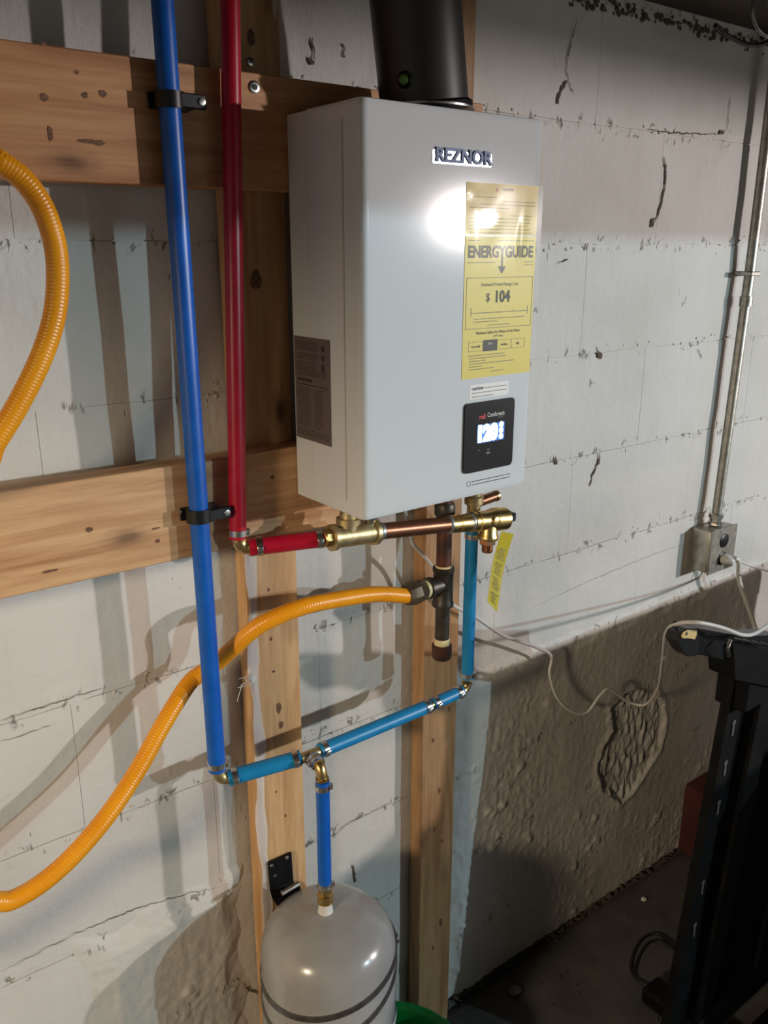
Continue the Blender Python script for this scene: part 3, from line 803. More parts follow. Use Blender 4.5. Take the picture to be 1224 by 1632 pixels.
# red riser
RD = .096
rRed = .0117
rb_ = V((at(379, 852, RD).x, -RD, at(379, 858, RD).z)); ra = V((at(372, 0, RD).x+.001, -RD, 1.99))
pex('hot_water_pipe', ra, rb_, rRed, M_RED, 'long upright red pipe in front of both mounting boards, between blue pipe and heater', [(-.009, (.9, -.5, 0))])
# red elbow + red level pipe
def brass_elbow(a, c, b, r, label, mat=None, ra=None):
    bm = B(); elbow(bm, a, c, b, r); 
    for p, q_ in ((a, c), (b, c)):
        d_ = (V(p)-V(q_)).normalized(); lathe(bm, V(p)-d_*.004, d_, [(0, r*1.02), (.0005, r*1.22), (.004, r*1.22), (.0045, r*1.0)], 18)
    o = link('brass_elbow', bm, mat or M_BRASS); tag(o, label, 'pipe elbow'); return o
ec = at(380, 875, RD); ec.x = rb_.x+.001
t1 = at(525, 857, .148)
dr = (t1-ec).normalized()
brass_elbow(ec+V((0,0,.016)), ec, ec+dr*.016, .0095, 'brass elbow at the foot of the upright red pipe')
pex('hot_water_pipe', ec+dr*.014, t1+dr*.002, rRed*1.04, M_RED, 'short level red pipe between its brass elbow and the brass tee', [(.014, FR), (-.016, FR)])
# hot tee (brass) under the heater
def bandring(bm, p, ax, r, w=.006, k=1.18): lathe(bm, V(p)-V(ax).normalized()*w/2, ax, [(0, r), (.0008, r*k), (w-.0008, r*k), (w, r)], 24)
t0 = at(530, 857, .150); tE = at(596, 848, .152); dt = (tE-t0).normalized(); rt_ = .0158
tee = thing('brass_tee', 'dull brass tee joining the red pipe to the copper pipe beneath the heater', 'pipe tee', t0)
bm = B(); cyl(bm, t0, tE, rt_, seg=26); bandring(bm, t0, dt, rt_, .008, 1.2); bandring(bm, tE, dt, rt_, .008, 1.2); link('body', bm, M_BRONZE, tee)
cB = t0.lerp(tE, .36)
bm = B(); lathe(bm, cB, (.05, 0, 1), [(0, .0135), (.017, .0135), (.018, .0175), (.026, .0175), (.027, .0125), (.036, .0125)], 24); link('branch', bm, M_BRONZE, tee)
cB2 = t0.lerp(tE, .88)
bm = B(); lathe(bm, cB2+V((0, .0, .006)), (0.05, -.1, 1), [(0, .007), (.012, .008), (.022, .012), (.028, .012)], 18); link('drain_cone', bm, M_STEEL, tee)
bm = B(); lathe(bm, t0-dt*.016, dt, [(0, .0105), (.002, .0125), (.010, .0125), (.010, .0115), (.014, .0115)], 8); link('adapter', bm, M_BRASS, tee)
# copper run
c0 = at(604, 847, .152); c1 = at(712, 836, .157); dc = (c1-c0).normalized()
cop = thing('copper_pipe', 'brownish level copper pipe under the heater, right of the brass tee', 'copper pipe', c0)
bm = B(); cyl(bm, c0-dc*.006, c1+dc*.07, .0122, seg=26); link('pipe', bm, M_COPPER, cop)
for p_, nm in ((c0, 0), (c1+dc*.004, 1)):
    bm = B(); lathe(bm, p_-dc*.004, dc, [(0, .0123), (.002, .0137), (.008, .0137), (.010, .0123)], 22); link('solder_joint', bm, M_SOLDER, cop)
f0 = at(716, 836, .157); f1 = at(748, 832, .158)
bm = B(); lathe(bm, f0, dc, [(0, .0142), (.013, .0142), (.014, .0130), (.017, .0130), (.018, .0142), ((f1-f0).length, .0142)], 26); o = link('coupling', bm, M_BRASS); tag(o, 'shiny brass coupling between the copper pipe and the relief valve', 'coupling')
bm = B(); lathe(bm, f1-dc*.003, dc, [(0, .0143), (.002, .0154), (.006, .0154), (.008, .0143)], 22); link('solder_joint', bm, M_SOLDER, o)
# relief valve
rv_ = thing('relief_valve', 'brass pressure relief valve with yellow tag at the right end of the copper run', 'valve', f1)
v0 = f1+dc*.004; v1 = at(806, 826, .160)
bm = B(); L = (v1-v0).length
lathe(bm, v0, dc, [(0, .0165), (.006, .0165), (.007, .0150), (.010, .0150), (.011, .0168), (.016, .0168), (.017, .0152), (L*.45, .0160), (L*.62, .0190), (L*.95, .0186), (L, .0140)], 28); link('body', bm, M_BRASS, rv_)
vc = at(779, 831, .160)
bm = B(); lathe(bm, vc, (-.03, 0, -1), [(0, .0140), (.020, .0150), (.023, .0170), (.026, .0174), (.029, .0168), (.030, .012)], 26); link('outlet_body', bm, M_BRASS, rv_)
bm = B(); lathe(bm, vc+V((-.001, 0, -.028)), (0, 0, -1), [(0, .0145), (.008, .0145), (.009, .0135)], 6); link('hex_nut', bm, M_COPPERB, rv_)
bm = B(); pr = [(.008, .0090)]
for k in range(6): pr += [(.010+k*.0022, .0094), (.0111+k*.0022, .0086)]
lathe(bm, vc+V((-.001, 0, -.028)), (0, 0, -1), pr+[(.0235, .0085)], 22); link('threaded_nipple', bm, M_COPPERB, rv_)
bm = B(); lathe(bm, v1-dc*.002, dc, [(0, .0085), (.006, .0085), (.007, .0065), (.010, .0062)], 14)
box(bm, v1+V((.001, -.012, -.004)), v1+V((.012, .004, .010)), .001); link('test_lever', bm, M_BLACKP, rv_)
bm = B(); lathe(bm, vc+V((.001,-.013,.004)), (0,-1,.1), [(0,.008),(.005,.008),(.006,.006)], 16); link('boss', bm, M_BRASS, rv_)
# tag
tq = [at(797, 846, .172), at(816, 850, .172), at(787, 975, .176), at(772, 956, .176)]
bm = B(); prev = None; N_ = 16
for i in range(N_+1):
    t = i/N_; l_ = tq[0].lerp(tq[3], t); r_ = tq[1].lerp(tq[2], t*.985); off = V((0, .004*math.sin(t*4)-.004, 0))
    cur = [bm.verts.new(l_+off), bm.verts.new(r_+off), bm.verts.new(r_+off+V((0, .0005, 0))), bm.verts.new(l_+off+V((0, .0005, 0)))]
    if prev:
        for j in range(4): bm.faces.new((prev[j], prev[(j+1) % 4], cur[(j+1) % 4], cur[j]))
    else: bm.faces.new(cur[::-1])
    prev = cur
bm.faces.new(prev); yt = link('warning_tag', bm, M_TAG, rv_, smooth=False)
bm = B(); rnd = random.Random(6)
for i in range(26):
    t = .22+.74*i/26; l_ = tq[0].lerp(tq[3], t); r_ = tq[1].lerp(tq[2], t*.985); y_ = V((0, .004*math.sin(t*4)-.0048, 0))
    dn = (tq[3]-tq[0]).normalized()*.0016
    a0 = rnd.uniform(.12, .3); b0 = rnd.uniform(.6, .88)
    if i % 7 == 6: continue
    bm.faces.new([bm.verts.new(x) for x in (l_.lerp(r_, a0)+y_, l_.lerp(r_, b0)+y_, l_.lerp(r_, b0)+dn+y_, l_.lerp(r_, a0)+dn+y_)])
link('fine_print', bm, M_INKD, yt, smooth=False)
# cold inlet valve behind the relief valve and the brass plug
ci = V((.918, -.130, 1.205))
iv = thing('inlet_valve', 'small dull brass inlet fitting under the heater, above the light blue pipe', 'valve', ci)
bm = B(); lathe(bm, ci, (0,0,-1), [(0, .013), (.010, .013), (.012, .0155), (.024, .0155), (.026, .011), (.045, .011), (.05, .009)], 22); link('body', bm, M_BRONZE, iv)
p1 = at(790, 790, .135); p0 = V((ci.x, -.132, p1.z-.006))
bm = B(); tube(bm, [p0, p1], .0085, 18); link('side_arm', bm, M_COPPER, iv)
bm = B(); lathe(bm, p1-(p1-p0).normalized()*.002, (p1-p0), [(0, .0095), (.005, .0095), (.006, .008)], 20); link('end_cap', bm, M_BRASS, iv)

# light blue upright and the sloping run
tv0 = at(752, 850, .130); tv1 = at(752, 1076, .130); tv1.x = tv0.x
xv = tv0.x
u = pex('cold_water_pipe', tv0+V((0,0,.004)), V((xv, -.130, tv1.z-.002)), rT, M_TEAL, 'upright light blue pipe hanging beneath the brass relief valve', [(.008, FR), (-.007, (1, -.6, 0))])
bm = B(); cyl(bm, tv0+V((0,0,-.003)), tv0+V((0,0,.020)), .008); link('barb', bm, M_BRASS, u)
el = V((xv, -.130, at(753, 1094, .130).z))
tcen = at(495, 1203, .135)
ebl = at(352, 1243, BD); ebl.x = bb.x+.001
cpl = at(686, 1124, .132)
d1 = (cpl-el).normalized(); d2 = (tcen-cpl).normalized(); d3 = (ebl-tcen).normalized()
brass_elbow(el+V((0,0,.014)), el, el+d1*.013, .0078, 'brass elbow at the foot of the upright light blue pipe')
pex('cold_water_pipe', el+d1*.012, cpl-d1*.004, rT, M_TEAL, 'short sloping light blue pipe between the right elbow and the coupling', [(.009, FR), (-.007, FR)])
bm = B(); cyl(bm, cpl-d1*.005, cpl+d2*.005, rT*.8); o = link('coupling', bm, M_BRASS); tag(o, 'slim brass coupling between two clamped light blue pipes', 'coupling')
pex('cold_water_pipe', cpl+d2*.003, tcen-d2*.016, rT*1.06, M_TEAL, 'longest light blue pipe, sloping from coupling down to the tee', [(.007, FR), (-.008, FR)])
pex('cold_water_pipe', tcen+d3*.016, ebl-d3*.014, rT*1.12, M_TEAL, 'short light blue pipe between the tee and the deep blue riser', [(.008, FR), (-.010, FR)])
brass_elbow(V((bb.x, -BD, bb.z+.002)), ebl, ebl-d3*.018, .0092, 'dull brass elbow at the foot of the long deep blue pipe', M_BRONZE)
# tee in the cold run, its branch comes forward and down
te = thing('brass_tee', 'small brass tee in the light blue run above the tank', 'pipe tee', tcen)
bm = B(); cyl(bm, tcen+d2*.018, tcen-d2*.018, .0080, seg=20); link('body', bm, M_BRONZE, te)
ec2 = at(512, 1224, .168)
bm = B(); cyl(bm, tcen, tcen.lerp(ec2, .35), .0078, seg=18); link('branch', bm, M_BRASS, te)
db = (ec2-tcen).normalized()
pex('cold_water_pipe', tcen.lerp(ec2, .22), tcen.lerp(ec2, .74), rT*.95, M_BLUE, 'very short deep blue stub between the tee and the elbow above the tank', [(.007, (-1,-.5,0)), (-.006, (-1,-.5,0))])
dpa = at(514, 1248, .168); dpb = at(517, 1412, .168); dpb.x = dpa.x
brass_elbow(ec2-db*.010, ec2, V((dpa.x, -.168, dpa.z+.006)), .0082, 'shiny brass elbow above the tank at the top of its deep blue drop pipe')
pex('cold_water_pipe', dpa+V((0,0,.004)), dpb, .0104, M_BLUE, 'short upright deep blue pipe going down into the grey tank', [(.010, (1,-.6,0)), (-.003, (1,-.6,0))])

# ------------------------------------------------------------------ expansion tank
TX, TD, TR = dpa.x+.004, .168, .1075
TZ = at(517, 1452, TD).z
tank = thing('expansion_tank', 'grey domed expansion tank strapped to the left stud', 'tank', (TX, -TD, TZ-.38))
prof = [(0, .0), (0, .011)]
crown, rr_ = .082, TR
prof = [(0, 0)]
for k in range(1, 15):
    a = (k/14)*PI/2; n_ = 2.6
    prof.append((crown*(1-abs(math.cos(a))**(2/n_)), rr_*abs(math.sin(a))**(2/n_)))
prof += [(.20, rr_), (.202, rr_+.002), (.208, rr_+.002), (.210, rr_), (.30, rr_)]
for k in range(1, 9):
    a = k/8*PI/2; prof.append((.30+.075*math.sin(a), rr_*math.cos(a)))
bm = B(); lathe(bm, (TX, -TD, TZ), (0,0,-1), prof, 72); link('shell', bm, M_TANK, tank, angle=60)
bm = B(); lathe(bm, (TX-.004, -TD, TZ-.004), (0,0,1), [(0, .0150), (.004, .0120), (.012, .0105), (.020, .0100)], 26); link('nipple', bm, M_WHITEP, tank)
zb = TZ+.016
bm = B(); lathe(bm, (TX-.004, -TD, zb), (0,0,1), [(0, .0105), (.002, .0125), (.004, .0125)], 22); lathe(bm, (TX-.004, -TD, zb+.004), (0,0,1), [(0, .0130), (.012, .0130), (.0125, .0105), (dpb.z-zb+.002, .0100)], 8); link('adapter', bm, M_BRASS, tank)
# straps (tilted hose-clamp bands) with screw housing
def strap(z, tilt_dir, tilt, wd, label=None):
    R_ = Matrix.Rotation(tilt, 4, V(tilt_dir)); n = 72; bm = B()
    rows = []
    for s in (-wd/2, wd/2):
        for rad in (TR+.0008, TR+.0024):
            rows.append([bm.verts.new(V((TX, -TD, z)) + R_.to_3x3() @ V((0,0,0)) + V((math.cos(2*PI*i/n)*rad, math.sin(2*PI*i/n)*rad, s)) + V((0,0,1))*( (R_.to_3x3() @ V((math.cos(2*PI*i/n)*rad, math.sin(2*PI*i/n)*rad, 0))).z)) for i in range(n)])
    a, b, c, d = rows
    for i in range(n):
        k = (i+1) % n
        bm.faces.new((b[i], b[k], d[k], d[i])); bm.faces.new((a[i], c[i], c[k], a[k])); bm.faces.new((a[i], a[k], b[k], b[i])); bm.faces.new((c[i], d[i], d[k], c[k]))
    return link('strap', bm, M_STEELD, tank)
strap(TZ-.090, (.15, 1, 0), -.20, .010)
strap(TZ-.122, (-.15, 1, 0), -.36, .010)
hp = at(623, 1497, .150)
bm = B(); box(bm, hp+V((-.006, -.006, -.010)), hp+V((.008, .006, .010)), .002); lathe(bm, hp+V((.004, -.004, .004)), (.3, -.2, 1), [(0, .005), (.008, .005), (.009, .003)], 6); lathe(bm, hp+V((.004, 0, -.012)), (1, -.2, .1), [(0, .003), (.012, .003)], 10)
link('strap_screw', bm, M_STEELD, tank)
# white label low on the tank
bm = B(); prev = None
for i in range(13):
    a = math.radians(-78+60*i/12); cur = [bm.verts.new((TX+(TR+.0012)*math.cos(a), -TD+(TR+.0012)*math.sin(a), TZ-.190-.06*j)) for j in (0, 1)]
    if prev: bm.faces.new((prev[0], prev[1], cur[1], cur[0]))
    prev = cur
tl_ = link('label', bm, M_WLAB, tank)
bm = B()
for (z_, h_) in ((-.212, .010), (-.232, .004), (-.241, .004)):
    prev = None
    for i in range(11):
        a = math.radians(-72+46*i/10); cur = [bm.verts.new((TX+(TR+.0016)*math.cos(a), -TD+(TR+.0016)*math.sin(a), TZ+z_-h_*j)) for j in (0, 1)]
        if prev and not (i % 4 == 0): bm.faces.new((prev[0], prev[1], cur[1], cur[0]))
        prev = cur
link('fine_print', bm, M_INK, tl_, smooth=False)
# bracket
bk = thing('tank_bracket', 'black steel bracket screwed to the left stud behind the tank', 'bracket', at(447, 1392, .04))
b0, b1, b2, b3 = at(426, 1374, .041), at(463, 1357, .041), at(466, 1400, .041), at(430, 1418, .041)
bm = B(); vs = [bm.verts.new(p) for p in (b0, b1, b2, b3)]; f = bm.faces.new(vs)
e_ = bmesh.ops.extrude_face_region(bm, geom=[f]); bmesh.ops.translate(bm, vec=(0, -.003, 0), verts=[v for v in e_['geom'] if isinstance(v, bmesh.types.BMVert)])
link('plate', bm, M_BLACKM, bk, smooth=False)
bm = B(); pts = [(b3, b2), (b3+V((0,-.006,-.012)), b2+V((0,-.006,-.012))), (b3+V((.004,-.020,-.024)), b2+V((.004,-.020,-.024))), (at(437, 1437, .085), at(476, 1407, .085))]
prev = None
for l_, r_ in pts:
    cur = [bm.verts.new(l_), bm.verts.new(r_), bm.verts.new(r_+V((0,-.003,0))), bm.verts.new(l_+V((0,-.003,0)))]
    if prev:
        for j in range(4): bm.faces.new((prev[j], prev[(j+1) % 4], cur[(j+1) % 4], cur[j]))
    prev = cur
bm.faces.new(prev); link('arm', bm, M_BLACKM, bk, smooth=False)
bm = B(); pA, pB = at(449, 1424, .088), at(476, 1408, .088); tube(bm, [pA, pB], .004, 8); link('flange', bm, M_STEEL, bk)
for px, py in ((433, 1380), (457, 1367), (439, 1396)):
    bm = B(); lathe(bm, at(px, py, .0445), (0,-1,0), [(0, .0035), (.0015, .003), (.002, .001)], 12); link('screw', bm, M_STEEL, bk)

# ------------------------------------------------------------------ gas line
GX, GD = .872, .112
gas = thing('gas_drip_leg', 'black iron gas pipe with tee and capped drip leg under the heater', 'gas pipe', (GX, -GD, 1.21))
zt = at(707, 932, GD).z; zcap = at(706, 1028, GD).z
bm = B(); cyl(bm, (GX, -GD, 1.214), (GX, -GD, zt+.02), .0125, seg=24); link('upper_nipple', bm, M_IRONR, gas)
bm = B(); lathe(bm, (GX, -GD, 1.186), (0,0,-1), [(0, .0150), (.004, .0170), (.018, .0170), (.022, .0150)], 24); cp_ = link('coupling', bm, M_IRON, gas)
bm = B(); lathe(bm, (GX, -GD, 1.1635), (0,0,-1), [(0, .0132), (.0025, .0135)], 24); link('sealant_ring', bm, M_COPPERB, cp_)
bm = B(); z1_, z0_ = at(707, 903, GD).z, at(707, 965, GD).z
lathe(bm, (GX, -GD, z1_), (0,0,-1), [(0, .0145), (.001, .0180), (.007, .0180), (.010, .0165), ((z1_-z0_)-.010, .0165), ((z1_-z0_)-.007, .0180), ((z1_-z0_)-.001, .0180), (z1_-z0_, .0145)], 28)
lathe(bm, (GX, -GD, zt+.002), (-1, 0, 0), [(0, .0150), (.018, .0150), (.024, .0150), (.026, .0178), (.033, .0178), (.034, .014)], 26)
teeg = link('tee', bm, M_IRON, gas)
bm = B(); lathe(bm, (GX, -GD, z1_+.003), (0,0,-1), [(0, .0130), (.0035, .0140)], 24); link('sealant_ring', bm, M_DOPE, teeg)
bm = B(); cyl(bm, (GX, -GD, z0_+.004), (GX, -GD, zcap), .0122, seg=24); link('lower_nipple', bm, M_IRON, gas)
bm = B(); lathe(bm, (GX, -GD, zcap+.014), (0,0,-1), [(0, .0128), (.001, .0133), (.012, .0133)], 24); link('sealant_ring', bm, M_DOPE, gas)
bm = B(); lathe(bm, (GX, -GD, zcap+.003), (0,0,-1), [(0, .0150), (.002, .0172), (.020, .0170), (.026, .0150), (.028, .009), (.0285, 0)], 28); link('end_cap', bm, M_IRONR, gas)
# union to the hose
ux0 = GX-.034; uz = zt+.002
un = thing('gas_union', 'dark brass union joining the yellow gas hose to the black iron tee', 'coupling', (ux0, -GD, uz))
bm = B(); lathe(bm, (ux0+.001, -GD, uz), (-1, 0, .0), [(0, .0140), (.003, .0150), (.008, .0150), (.010, .013)], 24); link('sealant_ring', bm, M_DOPE, un)
bm = B(); lathe(bm, (ux0-.008, -GD, uz), (-1, -.02, -.02), [(0, .0135), (.001, .0178), (.012, .0178), (.014, .0160)], 6); lathe(bm, (ux0-.021, -GD, uz), (-1, -.04, -.03), [(0, .0150), (.002, .0195), (.014, .0200), (.020, .0180), (.024, .0165)], 8)
link('nut', bm, M_STEELD if False else noisy('aged_brass', (.075,.055,.035), (.13,.095,.06), 50, .55, .5, .0003), un)
# yellow corrugated hose: union -> down left, out of frame, coil back up
hs = V((ux0-.044, -GD-.002, uz-.001))
ctrl = [hs, at(600, 947, .118), at(540, 955, .125), at(480, 968, .125), at(415, 996, .105), at(370, 1034, .075), at(338, 1062, .058), at(306, 1084, .056), at(282, 1118, .065), at(257, 1160, .075), at(216, 1233, .09), at(161, 1313, .11), at(92, 1387, .12), at(23, 1433, .12), at(-60, 1455, .12)]
p = ctrl[-1]
ctrl += [V((-.10, -.14, .78)), V((-.28, -.17, .92)), V((-.33, -.19, 1.12)), V((-.20, -.19, 1.27)), V((-.0, -.16, 1.33))]
ctrl += [at(-60, 770, .11), at(-5, 700, .11), at(42, 620, .11), at(75, 545, .11), at(90, 480, .11), at(90, 405, .11), at(72, 340, .11), at(42, 292, .11), at(2, 260, .11), at(-40, 246, .11)]
ctrl += [V((.05, -.12, 1.70)), V((-.10, -.14, 1.80)), V((-.22, -.16, 1.95)), V((-.24, -.16, 2.04))]
path = resample(smooth_path(ctrl, 14), .0010)
rad = []
for i in range(len(path)): rad.append(0.0123 + .00022*math.sin(i*2*PI/4.0+.8))
# keep one sample per quarter corrugation
bm = B(); tube(bm, path, rad, 16); hose = link('gas_hose', bm, M_YEL, angle=89); tag(hose, 'glossy yellow corrugated gas hose looping from the black iron tee to the left edge', 'hose')

# ------------------------------------------------------------------ conduit and outlet
CX = .0
k0 = at(1141, 826, .030); k1 = at(1224, 200, .030)
cx = 1.806
con = thing('electrical_conduit', 'thin galvanised conduit running down the wall to the outlet box', 'conduit', (cx, -.03, k0.z))
bm = B(); tube(bm, [(k0.x, -.03, k0.z), (cx+.012, -.03, 1.53), (cx+.014, -.03, 2.0)], .0112, 20); link('tube', bm, M_GALV, con)
bm = B(); kz = at(1192, 470, .03); lathe(bm, (cx+.011, -.03, at(1184, 480, .03).z-.012), (0,0,1), [(0, .0112), (.001, .0140), (.022, .0140), (.023, .0112)], 20)
link('coupling', bm, M_GALV, con)
bm = B(); box(bm, (cx-.008, -.046, at(1190, 440, .03).z), (cx+.03, -.004, at(1190, 440, .03).z+.010), .002); link('strap', bm, M_GALV, con)
bm = B(); lathe(bm, (k0.x, -.03, k0.z-.018), (0,0,1), [(0, .012), (.004, .0175), (.010, .0175), (.012, .014), (.018, .014), (.020, .0175), (.030, .0175), (.032, .0125)], 8); link('connector', bm, M_STEEL, con)
zt_ = at(1143, 853, .04).z; zb_ = at(1143, 920, .04).z
bx0, bx1 = k0.x-.052, k0.x+.050
ob = thing('outlet_box', 'metal surface outlet box at the foot of the wall conduit', 'outlet', ((bx0+bx1)/2, 0, zb_))
zt_ = k0.z-.018; zb_ = zt_-.105
bm = B(); box(bm, (bx0, -.054, zb_), (bx1, -.004, zt_), .006, seg=2); bx = link('box', bm, M_GALV, ob)
for zz_ in (zt_-.028, zt_-.07):
    bm = B(); lathe(bm, (bx0+.0005, -.029, zz_), (-1,0,0), [(0, .011), (.001, .011), (.0012, .0095)], 18); link('knockout', bm, M_GALV, bx)
bm = B(); box(bm, (bx0-.002, -.058, zb_-.002), (bx1+.002, -.054, zt_+.002), .0015); cv = link('cover_plate', bm, M_GALV, ob)
for zz_ in (zt_-.030, zt_-.074):
    bm = B(); lathe(bm, ((bx0+bx1)/2, -.0575, zz_), (0,-1,0), [(0, .0172), (.002, .0172), (.0028, .0160)], 24); rc = link('receptacle', bm, M_BLACKP, ob)
# plug and cords
pc = V(((bx0+bx1)/2, -.061, zt_-.074))
def cord(name, ctrl, r, label, mat=M_CORD, cat='cord', n=12, seg=10):
    bm = B(); tube(bm, smooth_path(ctrl, n), r, seg); o = link(name, bm, mat); tag(o, label, cat); return o
wc = cord('power_cord', [V((.80, -.086, 1.225)), at(655, 858, .07), at(670, 880, .065), at(690, 905, .062), at(708, 948, .060), at(725, 966, .058), at(760, 985, .055), at(800, 1012, .045), at(850, 1030, .04), at(878, 1045, .04), at(876, 1075, .045), at(888, 1112, .05), at(912, 1134, .055), at(935, 1136, .06), at(955, 1110, .06), at(972, 1098, .06), at(1000, 1118, .06), at(1028, 1123, .09), at(1048, 1098, .15), at(1056, 1050, .25), at(1061, 1010, .35), at(1078, 995, .41), at(1110, 992, .445), at(1150, 1000, .455), at(1185, 1012, .455), at(1210, 1006, .44), at(1240, 980, .38), at(1265, 945, .28), at(1245, 918, .17), at(1205, 905, .10), pc+V((.028, -.020, -.006)), pc+V((0, -.020, 0))], .0031, 'long white power cord wandering from the heater across the wall to the outlet')
bm = B(); lathe(bm, pc, (0,-1,0), [(0, .0125), (.004, .0130), (.016, .0115), (.026, .006), (.028, .0035)], 18); link('plug', bm, M_WHITEP, wc)
wc2 = cord('power_cord', [pc+V((.02, -.018, .002)), pc+V((.033, -.022, -.010)), at(1178, 925, .075), at(1190, 960, .085), at(1203, 1000, .10), at(1207, 1030, .13)], .0058, 'thicker white cord dropping straight down from the outlet plug', M_WHITEP)

# ------------------------------------------------------------------ black steel stand at the right
st = thing('steel_stand', 'black steel stand with slotted upright and clamp head at the right edge', 'stand', (1.30, -.40, 0))
pt, pb = V((1.296, -.40, .875)), V((1.2175, -.40, .085))
def upright(xo, yo, w_, name='upright'):
    bm = B(); n = 14
    a = pb+V((xo, yo, 0)); b = pt+V((xo, yo, 0))
    dx = (b.x-a.x)
    vs = []
    box(bm, (a.x, a.y-.002, a.z), (a.x+w_, a.y, b.z)); box(bm, (a.x+w_-.003, a.y, a.z), (a.x+w_, a.y+.006, b.z)); box(bm, (a.x, a.y, a.z), (a.x+.003, a.y+.006, b.z))
    for v in bm.verts: v.co.x += dx*(v.co.z-a.z)/(b.z-a.z)
    return link(name, bm, M_BLACKM, st, smooth=False)
u1 = upright(0, 0, .040)
M_SLOT = newmat('slot_grey', (.09, .085, .085), .6)
for (px, py) in ((1181, 1093), (1169, 1158), (1156, 1222), (1145, 1285), (1120, 1412), (1107, 1480)):
    c = at(px, py, .4032); bm = B()
    lathe(bm, c+V((0, 0, .008)), (0,-1,0), [(0, .0055), (.0006, .0055)], 14); box(bm, c+V((-.0026, -.0006, -.018)), c+V((.0026, 0, .008)))
    link('keyhole_slot', bm, M_SLOT, u1, smooth=False)
upright(.085, -.012, .050)
upright(.30, -.012, .050)
bm = B(); box(bm, (1.222, -.392, .085), (2.3, -.382, .855))  # solid panel added to the stand to cast the wide wall shadow
for v in bm.verts:
    if v.co.x < 1.5: v.co.x += (pt.x-pb.x)*(v.co.z-.085)/.79
link("shadow_caster_panel", bm, M_BLACKM, st, smooth=False)
bm = B(); box(bm, (1.300, -.425, .800), (2.3, -.365, .868), .003); link('top_rail', bm, M_BLACKM, st, smooth=False)
def slab(name, pxs, d, th, mat, parent):
    bm = B(); f = [bm.verts.new(at(x, y, d)) for x, y in pxs]; b = [bm.verts.new(v.co+V((0, th, 0))) for v in f]
    bm.faces.new(f); bm.faces.new(b[::-1]); n = len(f)
    for i in range(n): bm.faces.new((f[i], f[(i+1) % n], b[(i+1) % n], b[i]))
    bmesh.ops.bevel(bm, geom=[e for e in bm.edges], offset=.0012, segments=1, affect='EDGES')
    return link(name, bm, mat, parent, smooth=False)
slab('clamp_block', [(1168,1028),(1232,1040),(1240,1098),(1172,1084)], .432, .05, M_BLACKM, st)
slab('clamp_bar', [(1111,1001),(1150,1008),(1185,1014),(1240,1012),(1240,1050),(1176,1052),(1150,1050),(1112,1043)], .420, .035, M_HEADM, st)
slab('side_plate', [(1113,1004),(1124,1006),(1124,1043),(1112,1044),(1108,1034),(1110,1016)], .424, .045, M_BLACKM, st)
jw = slab('clamp_jaw', [(1083,1010),(1095,1002),(1113,1002),(1116,1020),(1114,1040),(1108,1046),(1097,1047),(1090,1040),(1079,1022)], .425, .022, M_BLACKP, st)
pad = slab('jaw_pad', [(1087,1014),(1090,1008),(1098,1004),(1112,1005),(1111,1012),(1108,1020),(1098,1016),(1088,1018)], .4285, .003, M_TAN, jw); pad['label'] = 'tan pad on the clamp jaw'
bm = B(); lathe(bm, at(1094, 1010, .4285), (0,-1,0), [(0, .0030), (.0008, .0025)], 12); link('rivet', bm, M_STEELD, jw)
for k in range(4):
    bm = B(); tube(bm, [at(1168+k*14, 1017+k*2, .436), at(1186+k*14, 1021+k*3, .436)], .0018, 8); link('bolt', bm, M_HEADM, st)
bm = B(); tube(bm, smooth_path([at(1164, 1020, .44), at(1160, 1032, .445), at(1161, 1046, .44)], 6), .003, 8); link('lever', bm, M_STEELD, st)
bm = B(); q0 = at(1085, 1580, .43)
box(bm, (1.30, -.50, .0), (2.0, -.45, .035), .006); box(bm, (1.34, -.50, .0), (1.40, -.26, .04), .006); box(bm, (1.95, -.50, .0), (2.0, -.26, .10), .006); box(bm, (1.225, -.42, .04), (2.3, -.38, .10), .004)
link('base', bm, M_BLACKM, st, smooth=False)

# unseen cabinet added at the right to cast the warm bulb's low shadow
cb = thing('shadow_caster_cabinet', 'black cabinet added out of view at the right to cast a low shadow on the wall', 'cabinet', (2.3, -1.2, 0))
bm = B(); box(bm, (1.75, -1.30, 0), (2.9, -.95, .84), .004); link('body', bm, M_BLACKM, cb, smooth=False)
for x0_, x1_ in ((1.76, 2.32), (2.33, 2.89)):
    bm = B(); box(bm, (x0_, -1.315, .03), (x1_, -1.3005, .82), .003); d_ = link('door', bm, M_BLACKM, cb, smooth=False)
    bm = B(); xh = x1_-.04 if x0_ < 2 else x0_+.04; tube(bm, [(xh, -1.335, .5), (xh, -1.335, .6)], .005, 10); link('handle', bm, M_STEELD, d_)

# ------------------------------------------------------------------ things on the floor
db_ = thing('cardboard_box', 'small dark red cardboard box against the wall behind the steel stand', 'box', (1.98, -.06, 0))
a0 = at(1093, 1385, .03)
bx_a, bx_b = 1.835, 2.10
bm = B(); box(bm, (bx_a, -.14, .0), (bx_b, -.012, .205), .003); bxo = link('body', bm, M_DKRED, db_, smooth=False)
bm = B(); R_ = Matrix.Rotation(.5, 3, 'X')
box(bm, (bx_a+.003, -.185, .215), (bx_b-.003, -.125, .2175), 0, Matrix.Rotation(-.5, 3, 'X')); box(bm, (bx_a+.003, -.07, .206), (bx_b-.003, -.014, .2085)); link('flap', bm, M_DKRED, db_, smooth=False)

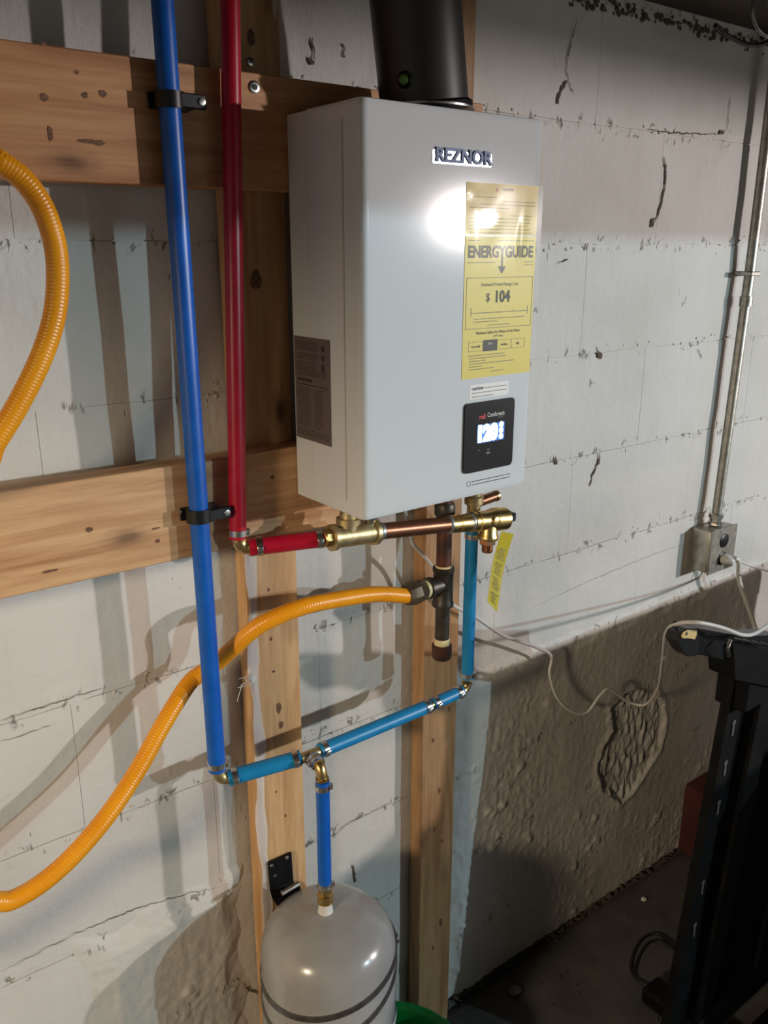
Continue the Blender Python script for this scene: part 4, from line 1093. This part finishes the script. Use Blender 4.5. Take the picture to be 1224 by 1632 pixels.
tub = thing('green_tub', 'bright green plastic tub on the floor beneath the grey tank', 'tub', (.725, -.17, 0))
bm = B(); lathe(bm, (.725, -.172, 0), (0,0,1), [(.001, .0), (.001, .112), (.006, .118), (.160, .136), (.163, .143), (.170, .144), (.172, .141), (.168, .136), (.160, .132), (.012, .112), (.010, 0)], 56); link('tub_wall', bm, M_GREEN, tub)
for s in (-1, 1):
    bm = B(); box(bm, (.725-.02, -.172+s*.138-.004, .135), (.725+.02, -.172+s*.138+.004, .160), .002); link('grip', bm, M_GREEN, tub)

def fl(px, py, z=.004):
    r = rgt*((px-612)/FPX) - up*((py-816)/FPX) + fwd; return CAM + r*((z-CAM.z)/r.z)
cord('floor_cable', [fl(1150,1600,.03), fl(1100,1545,.02), fl(1070,1505,.012), fl(1045,1488), fl(1020,1500), fl(1006,1535), fl(1015,1560), fl(1045,1572), fl(1090,1575), fl(1140,1572), fl(1185,1552), fl(1230, 1530)], .0034, 'black cable looped on the floor beside the steel stand', M_BLACKC, 'cable')
cord('floor_cable', [fl(1115,1555,.02), fl(1085,1520,.012), fl(1050,1500), fl(1028,1508), fl(1012,1545), fl(1022,1566), fl(1060,1577), fl(1110,1580), fl(1140,1600)], .0030, 'thinner black cable lying inside the larger floor loop', M_BLACKC, 'cable')
M_CHIP = newmat('dark_chip', (.14,.13,.12), .8)
def rubble(px, py, s, label, mat):
    bm = B(); r = bmesh.ops.create_icosphere(bm, subdivisions=2, radius=s); rn = random.Random(int(px))
    c = fl(px, py, s*.4)
    for v in r['verts']: v.co = V((v.co.x*1.4, v.co.y, v.co.z*.6))*(1+.25*noise.noise(v.co*90+V((px, 0, 0))))+c
    o = link('mortar_chip', bm, mat); tag(o, label, 'rubble')
rubble(1026, 1433, .007, 'pale chip of mortar on the open floor right of the wall crack', M_WHITEP)
rubble(1111, 1387, .009, 'pale chip of mortar on the floor beside the dark red box', M_WHITEP)
rubble(822, 1578, .012, 'dark chip of mortar on the floor in the tank shadow', M_CHIP)
bm = B(); rn = random.Random(3)
for k in range(260):
    x = rn.uniform(.95, 2.2); y = -rn.uniform(.02, .5); r = bmesh.ops.create_icosphere(bm, subdivisions=1, radius=rn.uniform(.0008, .0028))
    bmesh.ops.translate(bm, vec=(x, y, .002), verts=r['verts'])
o = link('floor_grit', bm, M_FLOOR, ); o.parent = bpy.data.objects['floor']; o['kind'] = 'stuff'

# ------------------------------------------------------------------ odds and ends near the ceiling
cord('ceiling_cable', [at(1140, 40, .10), at(1165, 60, .10), at(1195, 72, .09), at(1224, 66, .08), at(1260, 40, .08)], .004, 'lower black cable sagging under the ceiling in the top right corner', M_BLACKC, 'cable')
cord('ceiling_cable', [at(1205, -20, .12), at(1200, 20, .12), at(1207, 45, .12), at(1224, 58, .12), at(1250, 60, .12)], .0035, 'grey cable curving down into the top right corner', M_STEELD, 'cable')
bm = B(); a = at(436, -40, .05)
for k in range(5): tube(bm, smooth_path([at(434+k*2, -40, .05), at(435+k*1.6, 0, .05), at(436+k, 32-abs(k-2)*5, .05)], 5), .0011, 6)
o = link('hanging_twine', bm, M_STRING); tag(o, 'frayed end of pale twine hanging at the top beside the red pipe', 'twine')
